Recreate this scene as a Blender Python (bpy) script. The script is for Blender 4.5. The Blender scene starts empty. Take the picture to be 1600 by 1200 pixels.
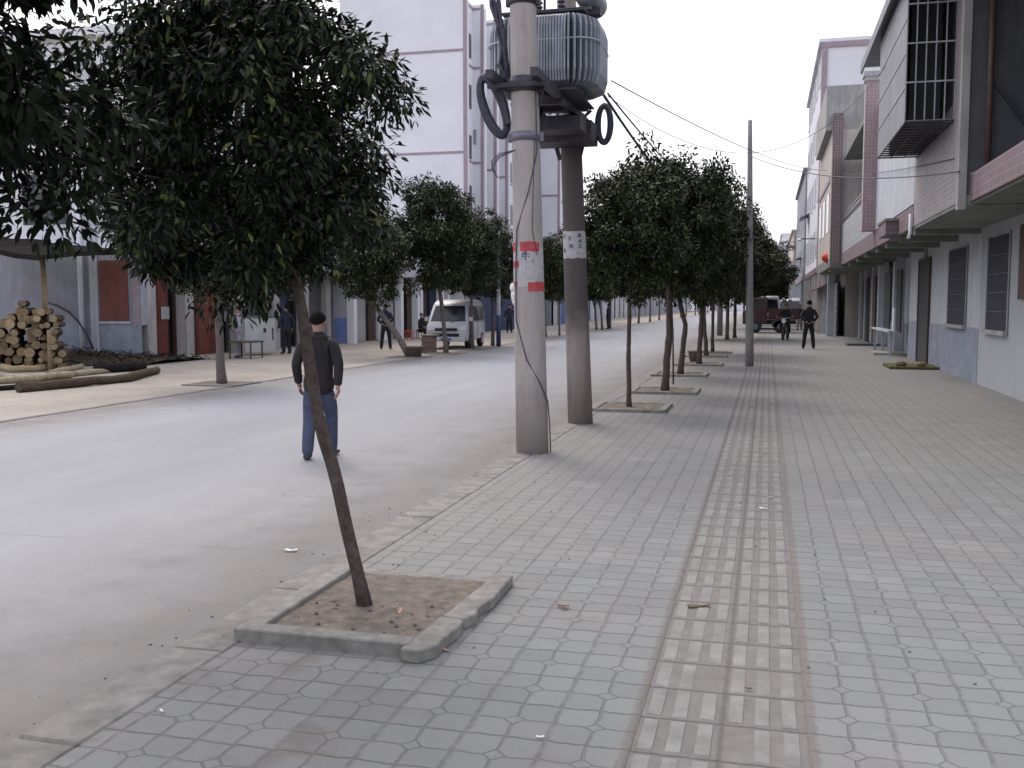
import bpy, bmesh, math, random
import numpy as np
from mathutils import Vector, Matrix
R=math.radians
# ---------------------------------------------------------------- camera, world, sun
CAMH=1.62; FPX=1540.0
sc=bpy.context.scene; C=sc.collection
v=Vector((399,125,FPX)).normalized()
PITCH=math.atan2(v.y,v.z); YAW=math.atan2(v.x,math.hypot(v.y,v.z))
cam=bpy.data.cameras.new('camera'); camo=bpy.data.objects.new('camera',cam); C.objects.link(camo)
cam.sensor_width=36; cam.lens=36*FPX/1600; cam.clip_end=3000; cam.clip_start=.05
camo.location=(0,0,CAMH); camo.rotation_euler=(math.pi/2-PITCH,0,YAW); sc.camera=camo
w=bpy.data.worlds.new('World'); sc.world=w; w.use_nodes=True
nt=w.node_tree; bg=nt.nodes['Background']; sky=nt.nodes.new('ShaderNodeTexSky'); sky.sky_type='NISHITA'
SUN_EL=52; SUN_AZ=322   # azimuth clockwise from +Y
sky.sun_disc=False; sky.sun_elevation=R(SUN_EL); sky.sun_rotation=R(SUN_AZ); sky.dust_density=6; sky.air_density=1.0; sky.ozone_density=.6
cl=nt.nodes.new('ShaderNodeMix'); cl.data_type='RGBA'; cl.inputs[0].default_value=.6; cl.inputs[7].default_value=(7.3,7.3,8.1,1)   # thin even overcast over the clear sky
nt.links.new(sky.outputs[0],cl.inputs[6]); nt.links.new(cl.outputs[2],bg.inputs[0]); bg.inputs[1].default_value=.15
sl=bpy.data.lights.new('sun','SUN'); sl.energy=.6; sl.angle=R(20); sl.color=(1,.97,.95)
so=bpy.data.objects.new('sun',sl); C.objects.link(so)
sd=Vector((math.sin(R(SUN_AZ))*math.cos(R(SUN_EL)),math.cos(R(SUN_AZ))*math.cos(R(SUN_EL)),math.sin(R(SUN_EL))))
so.rotation_euler=sd.to_track_quat('Z','Y').to_euler(); so.location=(0,0,30)
sc.view_settings.view_transform='Standard'; sc.view_settings.look='None'; sc.view_settings.gamma=1; sc.view_settings.exposure=.6
# photo measurements -> metres
_F=Vector((-math.sin(YAW)*math.cos(PITCH),math.cos(YAW)*math.cos(PITCH),-math.sin(PITCH)))
_R=Vector((math.cos(YAW),math.sin(YAW),0)); _U=_R.cross(_F); _C=Vector((0,0,CAMH))
def ray(x,y): return _R*(x-800)+_U*(600-y)+_F*FPX
def g(x,y,z=0): d=ray(x,y); return _C+d*((z-CAMH)/d.z)
def atX(x,y,X): d=ray(x,y); return _C+d*(X/d.x)
def atY(x,y,Y): d=ray(x,y); return _C+d*(Y/d.y)
def Yp(px,X,py=475): return atX(px,py,X).y
ZR=-.10; ZL=-.088   # road level, left pavement level
# ---------------------------------------------------------------- materials
class G:
    def __init__(s,name):
        s.m=bpy.data.materials.new(name); s.m.use_nodes=True; s.t=s.m.node_tree; s.b=s.t.nodes['Principled BSDF']
        s.geo=s.t.nodes.new('ShaderNodeNewGeometry'); s.tc=s.t.nodes.new('ShaderNodeTexCoord')
    def n(s,ty,**k):
        o=s.t.nodes.new(ty)
        for a,b in k.items(): setattr(o,a,b)
        return o
    def L(s,a,b): s.t.links.new(a,b)
    def math(s,op,*a):
        o=s.n('ShaderNodeMath',operation=op)
        for i,x in enumerate(a):
            if isinstance(x,(int,float)): o.inputs[i].default_value=x
            else: s.L(x,o.inputs[i])
        return o.outputs[0]
    def mix(s,f,a,b,blend='MIX'):
        o=s.n('ShaderNodeMix',data_type='RGBA',blend_type=blend)
        for i,x in ((0,f),(6,a),(7,b)):
            if isinstance(x,(int,float)): o.inputs[i].default_value=x
            elif isinstance(x,tuple): o.inputs[i].default_value=(*x[:3],1)
            else: s.L(x,o.inputs[i])
        return o.outputs[2]
    def noise(s,scale,vec=None,detail=4,rough=.6):
        o=s.n('ShaderNodeTexNoise'); o.inputs['Scale'].default_value=scale; o.inputs['Detail'].default_value=detail; o.inputs['Roughness'].default_value=rough
        s.L(vec if vec is not None else s.geo.outputs['Position'],o.inputs['Vector']); return o.outputs[0]
    def ramp(s,x,lo,hi,a=0.,b=1.):
        o=s.n('ShaderNodeMapRange'); o.inputs[1].default_value=lo; o.inputs[2].default_value=hi; o.inputs[3].default_value=a; o.inputs[4].default_value=b
        s.L(x,o.inputs[0]); return o.outputs[0]
    def bump(s,h,dist=.005,st=1.):
        o=s.n('ShaderNodeBump'); o.inputs['Distance'].default_value=dist; o.inputs['Strength'].default_value=st; s.L(h,o.inputs['Height'])
        s.L(o.outputs[0],s.b.inputs['Normal'])
    def xyz(s,vec=None):
        o=s.n('ShaderNodeSeparateXYZ'); s.L(vec if vec is not None else s.geo.outputs['Position'],o.inputs[0]); return o.outputs
    def scaled(s,sx,sy,sz):
        o=s.n('ShaderNodeMapping'); s.L(s.geo.outputs['Position'],o.inputs[0]); o.inputs['Scale'].default_value=(sx,sy,sz); return o.outputs[0]
    def done(s,col,rough=.85,metal=0.):
        if isinstance(col,tuple): s.b.inputs['Base Color'].default_value=(*col,1)
        else: s.L(col,s.b.inputs['Base Color'])
        if isinstance(rough,(int,float)): s.b.inputs['Roughness'].default_value=rough
        else: s.L(rough,s.b.inputs['Roughness'])
        s.b.inputs['Metallic'].default_value=metal; return s.m
M={}
def plain(name,col,rough=.8,var=.25,scale=6,bump=.0,metal=0.,dirt=None,dscale=1.2,streak=False):
    q=G(name); f=q.noise(scale,detail=6)
    dk=tuple(c*(1-var) for c in col); lt=tuple(min(1,c*(1+var)) for c in col)
    c=q.mix(q.ramp(f,.3,.7),dk,lt)
    if dirt is not None:
        vec=q.scaled(3,3,.35) if streak else None
        d=q.ramp(q.noise(dscale,vec,detail=8,rough=.7),.48,.72,0,.75); c=q.mix(d,c,dirt)
    if bump: q.bump(q.noise(scale*6,detail=5),bump)
    if rough>=.95: q.b.inputs['Specular IOR Level'].default_value=.1
    M[name]=q.done(c,rough,metal); return M[name]
def brick(name,c1,c2,mort,bw,bh,axes='yz',mw=.012,dirt=None,off=.5,rough=.6,var=.2):
    q=G(name); x=q.xyz(); cmb=q.n('ShaderNodeCombineXYZ'); i={'x':0,'y':1,'z':2}
    q.L(x[i[axes[0]]],cmb.inputs[0]); q.L(x[i[axes[1]]],cmb.inputs[1])
    b=q.n('ShaderNodeTexBrick'); b.offset=off; q.L(cmb.outputs[0],b.inputs[0])
    b.inputs['Color1'].default_value=(*c1,1); b.inputs['Color2'].default_value=(*c2,1); b.inputs['Mortar'].default_value=(*mort,1)
    b.inputs['Scale'].default_value=1; b.inputs['Mortar Size'].default_value=mw; b.inputs['Brick Width'].default_value=bw; b.inputs['Row Height'].default_value=bh
    c=q.mix(q.ramp(q.noise(2.5,detail=7),.3,.7,.0,var),b.outputs[0],(.06,.05,.045))
    if dirt: c=q.mix(q.ramp(q.noise(1.3,q.scaled(3,3,.4),detail=8,rough=.7),.5,.75,0,.7),c,dirt)
    q.bump(b.outputs[1],.004,-.6); M[name]=q.done(c,rough); return M[name]
TILE=.315
def mat_paver():
    q=G('paver'); P=q.geo.outputs['Position']; x=q.xyz()
    wob=q.math('MULTIPLY',q.math('SUBTRACT',q.noise(7,detail=2),.5),.10)
    wob2=q.math('MULTIPLY',q.math('SUBTRACT',q.noise(9,q.scaled(1,1.3,1),detail=2),.5),.12)
    u=q.math('ADD',q.math('DIVIDE',q.math('ADD',x[0],.45),TILE),wob); vv=q.math('ADD',q.math('DIVIDE',x[1],TILE),wob2)
    fu=q.math('ABSOLUTE',q.math('SUBTRACT',q.math('FRACT',u),.5)); fv=q.math('ABSOLUTE',q.math('SUBTRACT',q.math('FRACT',vv),.5))
    e_v=q.ramp(fv,.475,.492); e_u=q.ramp(fu,.45,.49)          # tile joints
    rag=q.ramp(q.noise(22,detail=3),.35,.62,.35,1)
    edge=q.math('MAXIMUM',e_v,q.math('MULTIPLY',e_u,rag))
    dsum=q.math('ADD',q.math('MULTIPLY',fu,.9),fv)
    dia=q.ramp(q.math('ABSOLUTE',q.math('SUBTRACT',dsum,.125)),.022,.008)
    out=q.ramp(dsum,.115,.135)
    m_v=q.math('MULTIPLY',q.ramp(fv,.022,.008),out); m_u=q.math('MULTIPLY',q.ramp(fu,.026,.01),out)
    mid=q.math('MULTIPLY',q.math('MAXIMUM',dia,q.math('MAXIMUM',m_v,m_u)),.75)
    lines=q.math('MAXIMUM',edge,mid)
    dust=q.ramp(q.noise(.8,detail=8,rough=.65),.42,.68)
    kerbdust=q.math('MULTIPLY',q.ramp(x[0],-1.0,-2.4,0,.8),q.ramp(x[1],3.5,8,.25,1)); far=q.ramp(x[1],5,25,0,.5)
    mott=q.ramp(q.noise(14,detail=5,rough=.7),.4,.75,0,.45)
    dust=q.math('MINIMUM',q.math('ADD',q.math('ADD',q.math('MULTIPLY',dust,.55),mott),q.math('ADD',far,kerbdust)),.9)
    cell=q.n('ShaderNodeTexWhiteNoise',noise_dimensions='2D'); cm=q.n('ShaderNodeCombineXYZ')
    q.L(q.math('FLOOR',q.math('MULTIPLY',u,2)),cm.inputs[0]); q.L(q.math('FLOOR',q.math('MULTIPLY',vv,2)),cm.inputs[1]); q.L(cm.outputs[0],cell.inputs[0])
    base=q.mix(cell.outputs[0],(.172,.188,.182),(.216,.234,.226))
    base=q.mix(q.ramp(q.noise(160,detail=2),.35,.65,0,.35),base,(.17,.18,.18))
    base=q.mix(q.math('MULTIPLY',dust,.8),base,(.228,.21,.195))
    col=q.mix(q.math('MULTIPLY',lines,.72),base,q.mix(q.noise(5),(.075,.068,.07),(.165,.15,.145)))
    mud=q.math('MINIMUM',q.math('ABSOLUTE',q.math('ADD',x[0],.465)),q.math('ABSOLUTE',q.math('SUBTRACT',x[0],.195)))
    mud=q.ramp(q.math('ADD',mud,q.math('MULTIPLY',q.math('SUBTRACT',q.noise(26,detail=3),.5),.06)),.028,.012,0,.7); col=q.mix(mud,col,(.15,.125,.11))
    pt=q.math('ADD',q.ramp(x[1],5.6,3.2),q.ramp(x[0],-.9,-1.6)); pt=q.math('MULTIPLY',q.ramp(q.noise(2.6,detail=5,rough=.6),.56,.66),q.ramp(pt,.9,1.4,0,.6)); col=q.mix(pt,col,(.15,.13,.112))
    sunk=q.n('ShaderNodeTexWhiteNoise',noise_dimensions='2D'); cs=q.n('ShaderNodeCombineXYZ'); q.L(q.math('FLOOR',u),cs.inputs[0]); q.L(q.math('FLOOR',vv),cs.inputs[1]); q.L(cs.outputs[0],sunk.inputs[0])
    col=q.mix(q.ramp(sunk.outputs[0],.9,.97,0,.2),col,(.14,.13,.125)); col=q.mix(q.ramp(sunk.outputs[0],.08,.02,0,.12),col,(.33,.34,.33))
    st=q.ramp(q.noise(1.7,detail=9,rough=.75),.56,.72,0,.6); col=q.mix(st,col,(.14,.115,.10))
    hh=q.math('ADD',q.math('MULTIPLY',lines,-1),q.math('MULTIPLY',q.noise(120,detail=3),.3))
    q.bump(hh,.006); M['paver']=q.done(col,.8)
mat_paver()
def mat_road():
    q=G('road'); x=q.xyz()
    c=q.mix(q.ramp(q.noise(.35,q.scaled(1,.25,1),detail=6),.3,.7),(.215,.22,.235),(.315,.32,.345))
    c=q.mix(q.ramp(q.noise(45,detail=5,rough=.8),.35,.7,0,.35),c,(.2,.19,.19))
    e=q.math('MAXIMUM',q.ramp(x[0],-5.2,-2.9),q.ramp(x[0],-9.2,-10.4))
    e=q.math('MULTIPLY',e,q.ramp(q.noise(1.6,detail=7,rough=.7),.2,.6,.35,1.15)); e=q.math('MINIMUM',e,1)
    c=q.mix(q.math('MULTIPLY',e,.85),c,q.mix(q.ramp(q.noise(2.2,detail=8,rough=.7),.3,.7),(.10,.09,.082),(.27,.24,.215)))
    gut=q.math('MULTIPLY',q.ramp(x[0],-3.9,-2.8),q.ramp(q.noise(1.1,detail=7,rough=.65),.25,.6,.25,1)); c=q.mix(q.math('MULTIPLY',gut,.7),c,(.105,.096,.09))
    tr=q.ramp(q.noise(1.0,q.scaled(2.2,.05,1),detail=4),.5,.7,0,.3); c=q.mix(tr,c,(.2,.2,.21))
    vo=q.n('ShaderNodeTexVoronoi',feature='DISTANCE_TO_EDGE'); vo.inputs['Scale'].default_value=.28
    wv=q.n('ShaderNodeVectorMath',operation='ADD'); nn=q.n('ShaderNodeTexNoise'); nn.inputs['Scale'].default_value=1.3; nn.inputs['Detail'].default_value=6; q.L(q.geo.outputs['Position'],nn.inputs[0]); sc_=q.n('ShaderNodeVectorMath',operation='SCALE'); sc_.inputs['Scale'].default_value=1.1; q.L(nn.outputs['Color'],sc_.inputs[0]); q.L(q.geo.outputs['Position'],wv.inputs[0]); q.L(sc_.outputs[0],wv.inputs[1]); q.L(wv.outputs[0],vo.inputs['Vector'])
    ck=q.math('MULTIPLY',q.ramp(vo.outputs[0],.0032,.0008),q.ramp(q.noise(.45,detail=3),.5,.62)); c=q.mix(q.math('MULTIPLY',ck,.55),c,(.1,.095,.095))
    c=q.mix(q.ramp(q.noise(150,detail=2),.5,.75,0,.3),c,(.14,.14,.14)); c=q.mix(q.ramp(q.noise(2.4,detail=8,rough=.75),.62,.72,0,.3),c,(.17,.165,.165))
    j=q.math('ABSOLUTE',q.math('SUBTRACT',q.math('FRACT',q.math('ADD',q.math('DIVIDE',x[1],4.6),q.math('MULTIPLY',q.math('SUBTRACT',q.noise(1.2),.5),.02))),.33))
    j=q.math('MULTIPLY',q.ramp(j,.0032,.001),q.ramp(q.noise(2.1),.4,.55))
    c=q.mix(q.math('MULTIPLY',j,.6),c,(.12,.11,.11)); q.bump(q.noise(70,detail=6),.004)
    M['road']=q.done(c,.75)
mat_road()
def mat_sand():
    q=G('sandy_ground'); 
    c=q.mix(q.ramp(q.noise(.5,detail=8,rough=.65),.32,.68),(.265,.235,.20),(.385,.345,.295))
    c=q.mix(q.ramp(q.noise(9,detail=6,rough=.75),.5,.75,0,.5),c,(.2,.17,.15)); 
    c=q.mix(q.ramp(q.noise(.9,q.scaled(1,.5,1),detail=5,rough=.6),.63,.72,0,.55),c,(.15,.13,.13))
    q.bump(q.noise(20,detail=7),.02); M['sand']=q.done(c,.92)
mat_sand()
plain('kerb',(.22,.205,.19),.9,.3,7,.003,dirt=(.12,.11,.10),dscale=2.2)
plain('earth',(.19,.165,.14),.95,.35,14,.01)
plain('planter_concrete',(.22,.21,.19),.85,.3,12,.003,dirt=(.12,.11,.09),dscale=4)
plain('bar_tile',(.222,.216,.203),.8,.22,7,.002,dirt=(.165,.15,.142),dscale=2.2)
def mat_bed():
    q=G('bar_bed'); x=q.xyz(); c=q.mix(q.ramp(q.noise(9,detail=7,rough=.7),.3,.7),(.15,.135,.128),(.215,.203,.19))
    v_=q.math('ADD',q.math('DIVIDE',x[1],.315),q.math('MULTIPLY',q.math('SUBTRACT',q.noise(14,detail=3),.5),.05)); f=q.math('ABSOLUTE',q.math('SUBTRACT',q.math('FRACT',v_),.5))
    c=q.mix(q.ramp(f,.465,.488,0,.75),c,(.07,.06,.058))
    sm=q.math('ADD',q.math('ABSOLUTE',q.math('ADD',x[0],.137)),q.math('MULTIPLY',q.math('SUBTRACT',q.noise(30,detail=2),.5),.02)); c=q.mix(q.ramp(sm,.016,.004,0,.6),c,(.09,.078,.07))
    q.bump(q.noise(60,detail=5),.004); M['bar_bed']=q.done(c,.9)
mat_bed()
plain('terrain',(.2,.18,.14),.95,.3,.2)
plain('white_wall',(.72,.72,.76),.8,.04,.6,dirt=(.62,.61,.65),dscale=.35)
plain('pink_trim',(.33,.26,.295),.7,.15,4)
plain('beige_wall',(.50,.45,.41),.85,.15,2,dirt=(.33,.29,.27),streak=True)
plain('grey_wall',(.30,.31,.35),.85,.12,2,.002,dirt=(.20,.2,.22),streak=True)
plain('wall_white_r',(.50,.52,.56),.8,.1,2,.001,dirt=(.33,.33,.35),streak=True)
plain('blue_dado',(.25,.28,.35),.7,.12,3,.001,dirt=(.42,.45,.52),dscale=2.2)
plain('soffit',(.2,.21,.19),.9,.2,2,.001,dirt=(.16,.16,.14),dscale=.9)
plain('concrete_dark_and_shade',(.085,.087,.10),.85,.2,1.5,.002,dirt=(.05,.05,.06),streak=True)  # dark concrete; also shade put into the colour of recesses and side wall
plain('concrete_raw',(.36,.35,.34),.9,.2,1.6,.003,dirt=(.19,.18,.18),streak=True)
plain('sheet_metal',(.22,.225,.25),.6,.12,2,.001,dirt=(.13,.12,.12),streak=True)
plain('glass_dark',(.025,.028,.035),.15,.3,2)
plain('window_dark',(.04,.043,.05),.4,.4,8)
plain('door_brown',(.085,.05,.04),.6,.3,5)
plain('door_red',(.16,.045,.032),.6,.25,4,dirt=(.08,.03,.02),streak=True)
plain('door_blue',(.035,.05,.12),.6,.25,4)
plain('gate_blue',(.09,.15,.35),.5,.15,3)
plain('shutter_green',(.17,.20,.21),.6,.15,3,streak=True,dirt=(.1,.11,.11))
plain('pale_shop',(.42,.41,.43),.7,.15,1,dirt=(.3,.29,.3),streak=True)
plain('steel_dark',(.045,.042,.055),.55,.3,8,metal=.3)
plain('steel_grey',(.16,.16,.2),.5,.25,8,metal=.4)
plain('cage_bar',(.36,.37,.42),.5,.2,8)
plain('transformer_paint',(.29,.32,.37),.5,.22,6,dirt=(.09,.085,.09),streak=True)
plain('porcelain',(.1,.09,.12),.2,.2,5)
plain('cable',(.04,.04,.062),.55,.3,20)
plain('wire',(.06,.06,.09),.6,.1,3)
plain('bark',(.105,.082,.072),.95,.4,25,.01)
plain('bark_grey',(.15,.13,.12),.95,.35,20,.01)
plain('tyre',(.02,.02,.022),.8,.2,8)
plain('chrome',(.5,.5,.52),.3,.1,4,metal=.7)
plain('van_paint',(.52,.53,.56),.35,.06,2,dirt=(.38,.36,.34),dscale=1.5)
plain('white_paint',(.75,.76,.8),.35,.05,2)
plain('bus_blue',(.16,.22,.42),.4,.1,2)
plain('truck_red',(.055,.018,.017),.6,.3,3,dirt=(.05,.03,.03))
plain('lamp_glass',(.7,.7,.72),.1,.05,2)
plain('plate',(.12,.16,.45),.5,.1,2)
plain('black_cloth',(.014,.014,.018),.9,.3,10,.003)
plain('jacket',(.016,.013,.016),.85,.45,6,.02)
plain('navy_cloth',(.02,.025,.045),.9,.3,10)
plain('jeans',(.055,.068,.12),.9,.25,14,.003)
plain('grey_cloth',(.3,.31,.36),.9,.2,9)
plain('tan_cloth',(.25,.17,.15),.9,.2,9)
plain('shoe',(.03,.032,.055),.6,.2,9)
plain('skin',(.38,.22,.17),.6,.08,9)
plain('hair',(.010,.008,.008),.95,.5,60,.01)
plain('log_end',(.34,.24,.13),.85,.35,18)
plain('log_bark',(.09,.07,.05),.95,.4,18,.01)
plain('plank',(.31,.26,.17),.85,.35,8,.003,dirt=(.12,.1,.07),dscale=3)
plain('brush',(.075,.06,.042),.95,.4,12,.02)
plain('moss',(.11,.11,.05),.95,.4,12,.01)
plain('thatch',(.022,.019,.017),.95,.4,9,.02)
plain('wood_post',(.24,.18,.11),.9,.3,12)
plain('paper_white',(.42,.41,.42),.85,.15,25,dirt=(.3,.28,.3),dscale=14)
plain('paper_red',(.42,.05,.06),.8,.25,25,dirt=(.3,.15,.15),dscale=20)
plain('ink_blue',(.03,.03,.12),.8,.1,9)
plain('plastic_bag',(.75,.73,.68),.5,.1,20)
plain('peel',(.5,.27,.2),.7,.3,30)
plain('red_plastic',(.55,.09,.04),.5,.1,9)
plain('lantern',(.5,.04,.02),.6,.2,9)
plain('gold',(.5,.33,.06),.5,.2,9)
plain('fridge',(.48,.5,.5),.5,.1,3)
plain('clay',(.17,.125,.105),.9,.3,9)
brick('pink_tile',(.17,.115,.13),(.205,.14,.152),(.27,.235,.25),.12,.12,'yz',.008,off=0,dirt=(.14,.1,.1))
brick('pink_tile_x',(.30,.20,.21),(.34,.225,.235),(.42,.37,.38),.1,.1,'xz',.005,off=0)
brick('brown_tile',(.12,.075,.075),(.16,.1,.1),(.3,.26,.26),.1,.1,'xz',.01,off=0)
brick('brick_wash',(.40,.36,.37),(.36,.31,.31),(.28,.255,.26),.26,.09,'yz',.012,dirt=(.20,.16,.155))
brick('white_tile',(.46,.49,.53),(.49,.515,.55),(.38,.40,.44),.15,.1,'yz',.004,off=0,dirt=(.36,.36,.38),rough=.35,var=.1)
brick('parapet_tile',(.42,.43,.44),(.37,.385,.40),(.25,.25,.26),.2,.2,'yz',.012,off=0,dirt=(.24,.22,.22))
def mat_pole(name,base,dirt,dark=None):
    q=G(name); z=q.xyz()[2]
    c=q.mix(q.ramp(q.noise(5,q.scaled(1,1,.4),detail=8,rough=.7),.3,.7),tuple(k*.78 for k in base),base)
    c=q.mix(q.ramp(q.noise(3,q.scaled(3,3,.5),detail=7,rough=.7),.45,.7,0,.7),c,dirt)
    c=q.mix(q.ramp(q.noise(90,detail=3),.6,.7,0,.5),c,tuple(k*.4 for k in base))
    if dark:   # a coat of dark bill-proof paint with a ragged lower edge
        zz=q.math('ADD',z,q.math('MULTIPLY',q.math('SUBTRACT',q.noise(4,detail=6),.5),.6))
        k=q.math('MULTIPLY',q.ramp(zz,dark[0],dark[0]+.5),q.ramp(zz,dark[1]+.1,dark[1])); c=q.mix(q.math('MULTIPLY',k,.9),c,dark[2])
    q.bump(q.noise(60,detail=5),.003); M[name]=q.done(c,.85)
mat_pole('pole_pale',(.42,.375,.355),(.27,.235,.22))
mat_pole('pole_stained',(.30,.255,.235),(.16,.13,.12),(1.05,4.6,(.062,.05,.052)))
mat_pole('pole_grey',(.29,.27,.27),(.18,.16,.16))
def mat_leaf(name,dk,md,lt,hi=.9):
    q=G(name); r=q.n('ShaderNodeValToRGB'); e=r.color_ramp.elements
    e[0].color=(*dk,1); e[1].color=(*lt,1); e[1].position=1; x=e.new(.55); x.color=(*md,1); x=e.new(hi); x.color=(*md,1)
    q.L(q.geo.outputs['Random Per Island'],r.inputs[0])
    q.b.inputs['Specular IOR Level'].default_value=.22 if name!='leaf_shade' else .08
    M[name]=q.done(r.outputs[0],.5)
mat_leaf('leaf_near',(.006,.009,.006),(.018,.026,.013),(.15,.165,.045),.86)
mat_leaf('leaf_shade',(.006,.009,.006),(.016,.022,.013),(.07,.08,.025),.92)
mat_leaf('leaf_row',(.011,.015,.009),(.030,.040,.017),(.16,.165,.06),.8)
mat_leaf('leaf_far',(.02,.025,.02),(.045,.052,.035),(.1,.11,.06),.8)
def mat_logend():
    q=G('log_end'); oi=q.n('ShaderNodeObjectInfo'); c=q.mix(oi.outputs['Random'],(.16,.11,.06),(.40,.30,.17))
    c=q.mix(q.ramp(q.noise(22,detail=5,rough=.7),.4,.7,0,.7),c,(.10,.07,.04)); M['log_end']=q.done(c,.9)
mat_logend()
# ---------------------------------------------------------------- mesh helpers
class MB:
    def __init__(s): s.v=[]; s.f=[]; s.mi=[]; s.sm=[]
    def add(s,vs,fs,m=0,sm=False):
        o=len(s.v); s.v+= [tuple(p) for p in vs]; s.f+=[tuple(o+i for i in f) for f in fs]; s.mi+=[m]*len(fs); s.sm+=[sm]*len(fs); return s
    def box(s,x0,x1,y0,y1,z0,z1,m=0):
        if x0>x1:x0,x1=x1,x0
        if y0>y1:y0,y1=y1,y0
        return s.add([(x,y,z) for z in(z0,z1) for y in(y0,y1) for x in(x0,x1)],[(0,2,3,1),(4,5,7,6),(0,1,5,4),(2,6,7,3),(0,4,6,2),(1,3,7,5)],m)
    def obox(s,c,ax,ay,az,m=0):   # centre, half-axis vectors
        c,ax,ay,az=map(Vector,(c,ax,ay,az))
        return s.add([c+ax*i+ay*j+az*k for k in(-1,1) for j in(-1,1) for i in(-1,1)],[(0,2,3,1),(4,5,7,6),(0,1,5,4),(2,6,7,3),(0,4,6,2),(1,3,7,5)],m)
    def bar(s,a,b,w,h=None,m=0):
        a,b=Vector(a),Vector(b); d=(b-a); u=d.normalized(); h=h or w
        t=Vector((0,0,1)) if abs(u.z)<.9 else Vector((1,0,0)); x=u.cross(t).normalized(); y=x.cross(u)
        return s.obox((a+b)/2,d/2,x*w/2,y*h/2,m)
    def tube(s,pts,rad,n=10,m=0,cap=True,mcap=None):
        pts=[Vector(p) for p in pts]; 
        if not hasattr(rad,'__len__'): rad=[rad]*len(pts)
        o=[]; up=None
        for i,p in enumerate(pts):
            d=(pts[min(i+1,len(pts)-1)]-pts[max(i-1,0)]).normalized()
            if up is None:
                t=Vector((1,0,0)) if abs(d.x)<.8 else Vector((0,1,0)); up=(t-d*t.dot(d)).normalized()
            else: up=(up-d*up.dot(d)).normalized()
            x=d.cross(up)
            o+=[p+(up*math.cos(k*2*math.pi/n)+x*math.sin(k*2*math.pi/n))*rad[i] for k in range(n)]
        fs=[(i*n+k,i*n+(k+1)%n,(i+1)*n+(k+1)%n,(i+1)*n+k) for i in range(len(pts)-1) for k in range(n)]
        s.add(o,fs,m,True)
        if cap:
            b=len(s.v)-len(o)
            s.f+=[tuple(b+k for k in range(n))[::-1],tuple(b+(len(pts)-1)*n+k for k in range(n))]; s.mi+=[m if mcap is None else mcap]*2; s.sm+=[False]*2
        return s
    def sphere(s,c,r,m=0,n=12,k=8,sc_=(1,1,1)):
        vs=[];fs=[]
        for i in range(k+1):
            t=math.pi*i/k
            for j in range(n):
                a=2*math.pi*j/n; vs.append((c[0]+r*sc_[0]*math.sin(t)*math.cos(a),c[1]+r*sc_[1]*math.sin(t)*math.sin(a),c[2]+r*sc_[2]*math.cos(t)))
        for i in range(k):
            for j in range(n): fs.append((i*n+j,(i+1)*n+j,(i+1)*n+(j+1)%n,i*n+(j+1)%n))
        return s.add(vs,fs,m,True)
    def prism(s,poly,x0,x1,axis='x',m=0,smooth=False):   # poly in the other two axes
        n=len(poly)
        def P(a,b,t): return {'x':(t,a,b),'y':(a,t,b),'z':(a,b,t)}[axis]
        vs=[P(a,b,x0) for a,b in poly]+[P(a,b,x1) for a,b in poly]
        fs=[(i,(i+1)%n,n+(i+1)%n,n+i) for i in range(n)]+[tuple(range(n))[::-1],tuple(range(n,2*n))]
        return s.add(vs,fs,m,smooth)
    def build(s,name,mats,parent=None,bevel=0):
        me=bpy.data.meshes.new(name); me.from_pydata(s.v,[],s.f)
        if not isinstance(mats,(list,tuple)): mats=[mats]
        for m in mats: me.materials.append(M[m])
        me.polygons.foreach_set('material_index',s.mi); me.polygons.foreach_set('use_smooth',s.sm)
        bm=bmesh.new(); bm.from_mesh(me); bmesh.ops.recalc_face_normals(bm,faces=bm.faces)
        if bevel: bmesh.ops.bevel(bm,geom=[e for e in bm.edges if e.is_manifold and e.calc_face_angle(0)>.6],offset=bevel,segments=1,affect='EDGES')
        bm.to_mesh(me); bm.free(); me.update()
        o=bpy.data.objects.new(name,me); C.objects.link(o)
        if parent: o.parent=parent
        return o
def each(mb,name,mats,parent):   # every box of the builder becomes a part of its own
    for i in range(0,len(mb.v),8):
        k=MB(); k.add(mb.v[i:i+8],[(0,2,3,1),(4,5,7,6),(0,1,5,4),(2,6,7,3),(0,4,6,2),(1,3,7,5)]); k.build(name,mats,parent)
def tag(o,label=None,cat=None,group=None,kind=None):
    if label: o['label']=label
    if cat: o['category']=cat
    if group: o['group']=group
    if kind: o['kind']=kind
    return o
def thing(name,loc,label,cat,group=None,rz=0):
    o=bpy.data.objects.new(name,None); C.objects.link(o); o.location=loc; o.rotation_euler=(0,0,rz); o.empty_display_size=.2
    return tag(o,label,cat,group)
def copy_tree(o,parent=None):
    c=o.copy(); C.objects.link(c); c.parent=parent
    for ch in list(o.children): copy_tree(ch,c)
    return c
def shift(mb,d): mb.v=[(a-d[0],b-d[1],c-d[2]) for a,b,c in mb.v]; return mb
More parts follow.
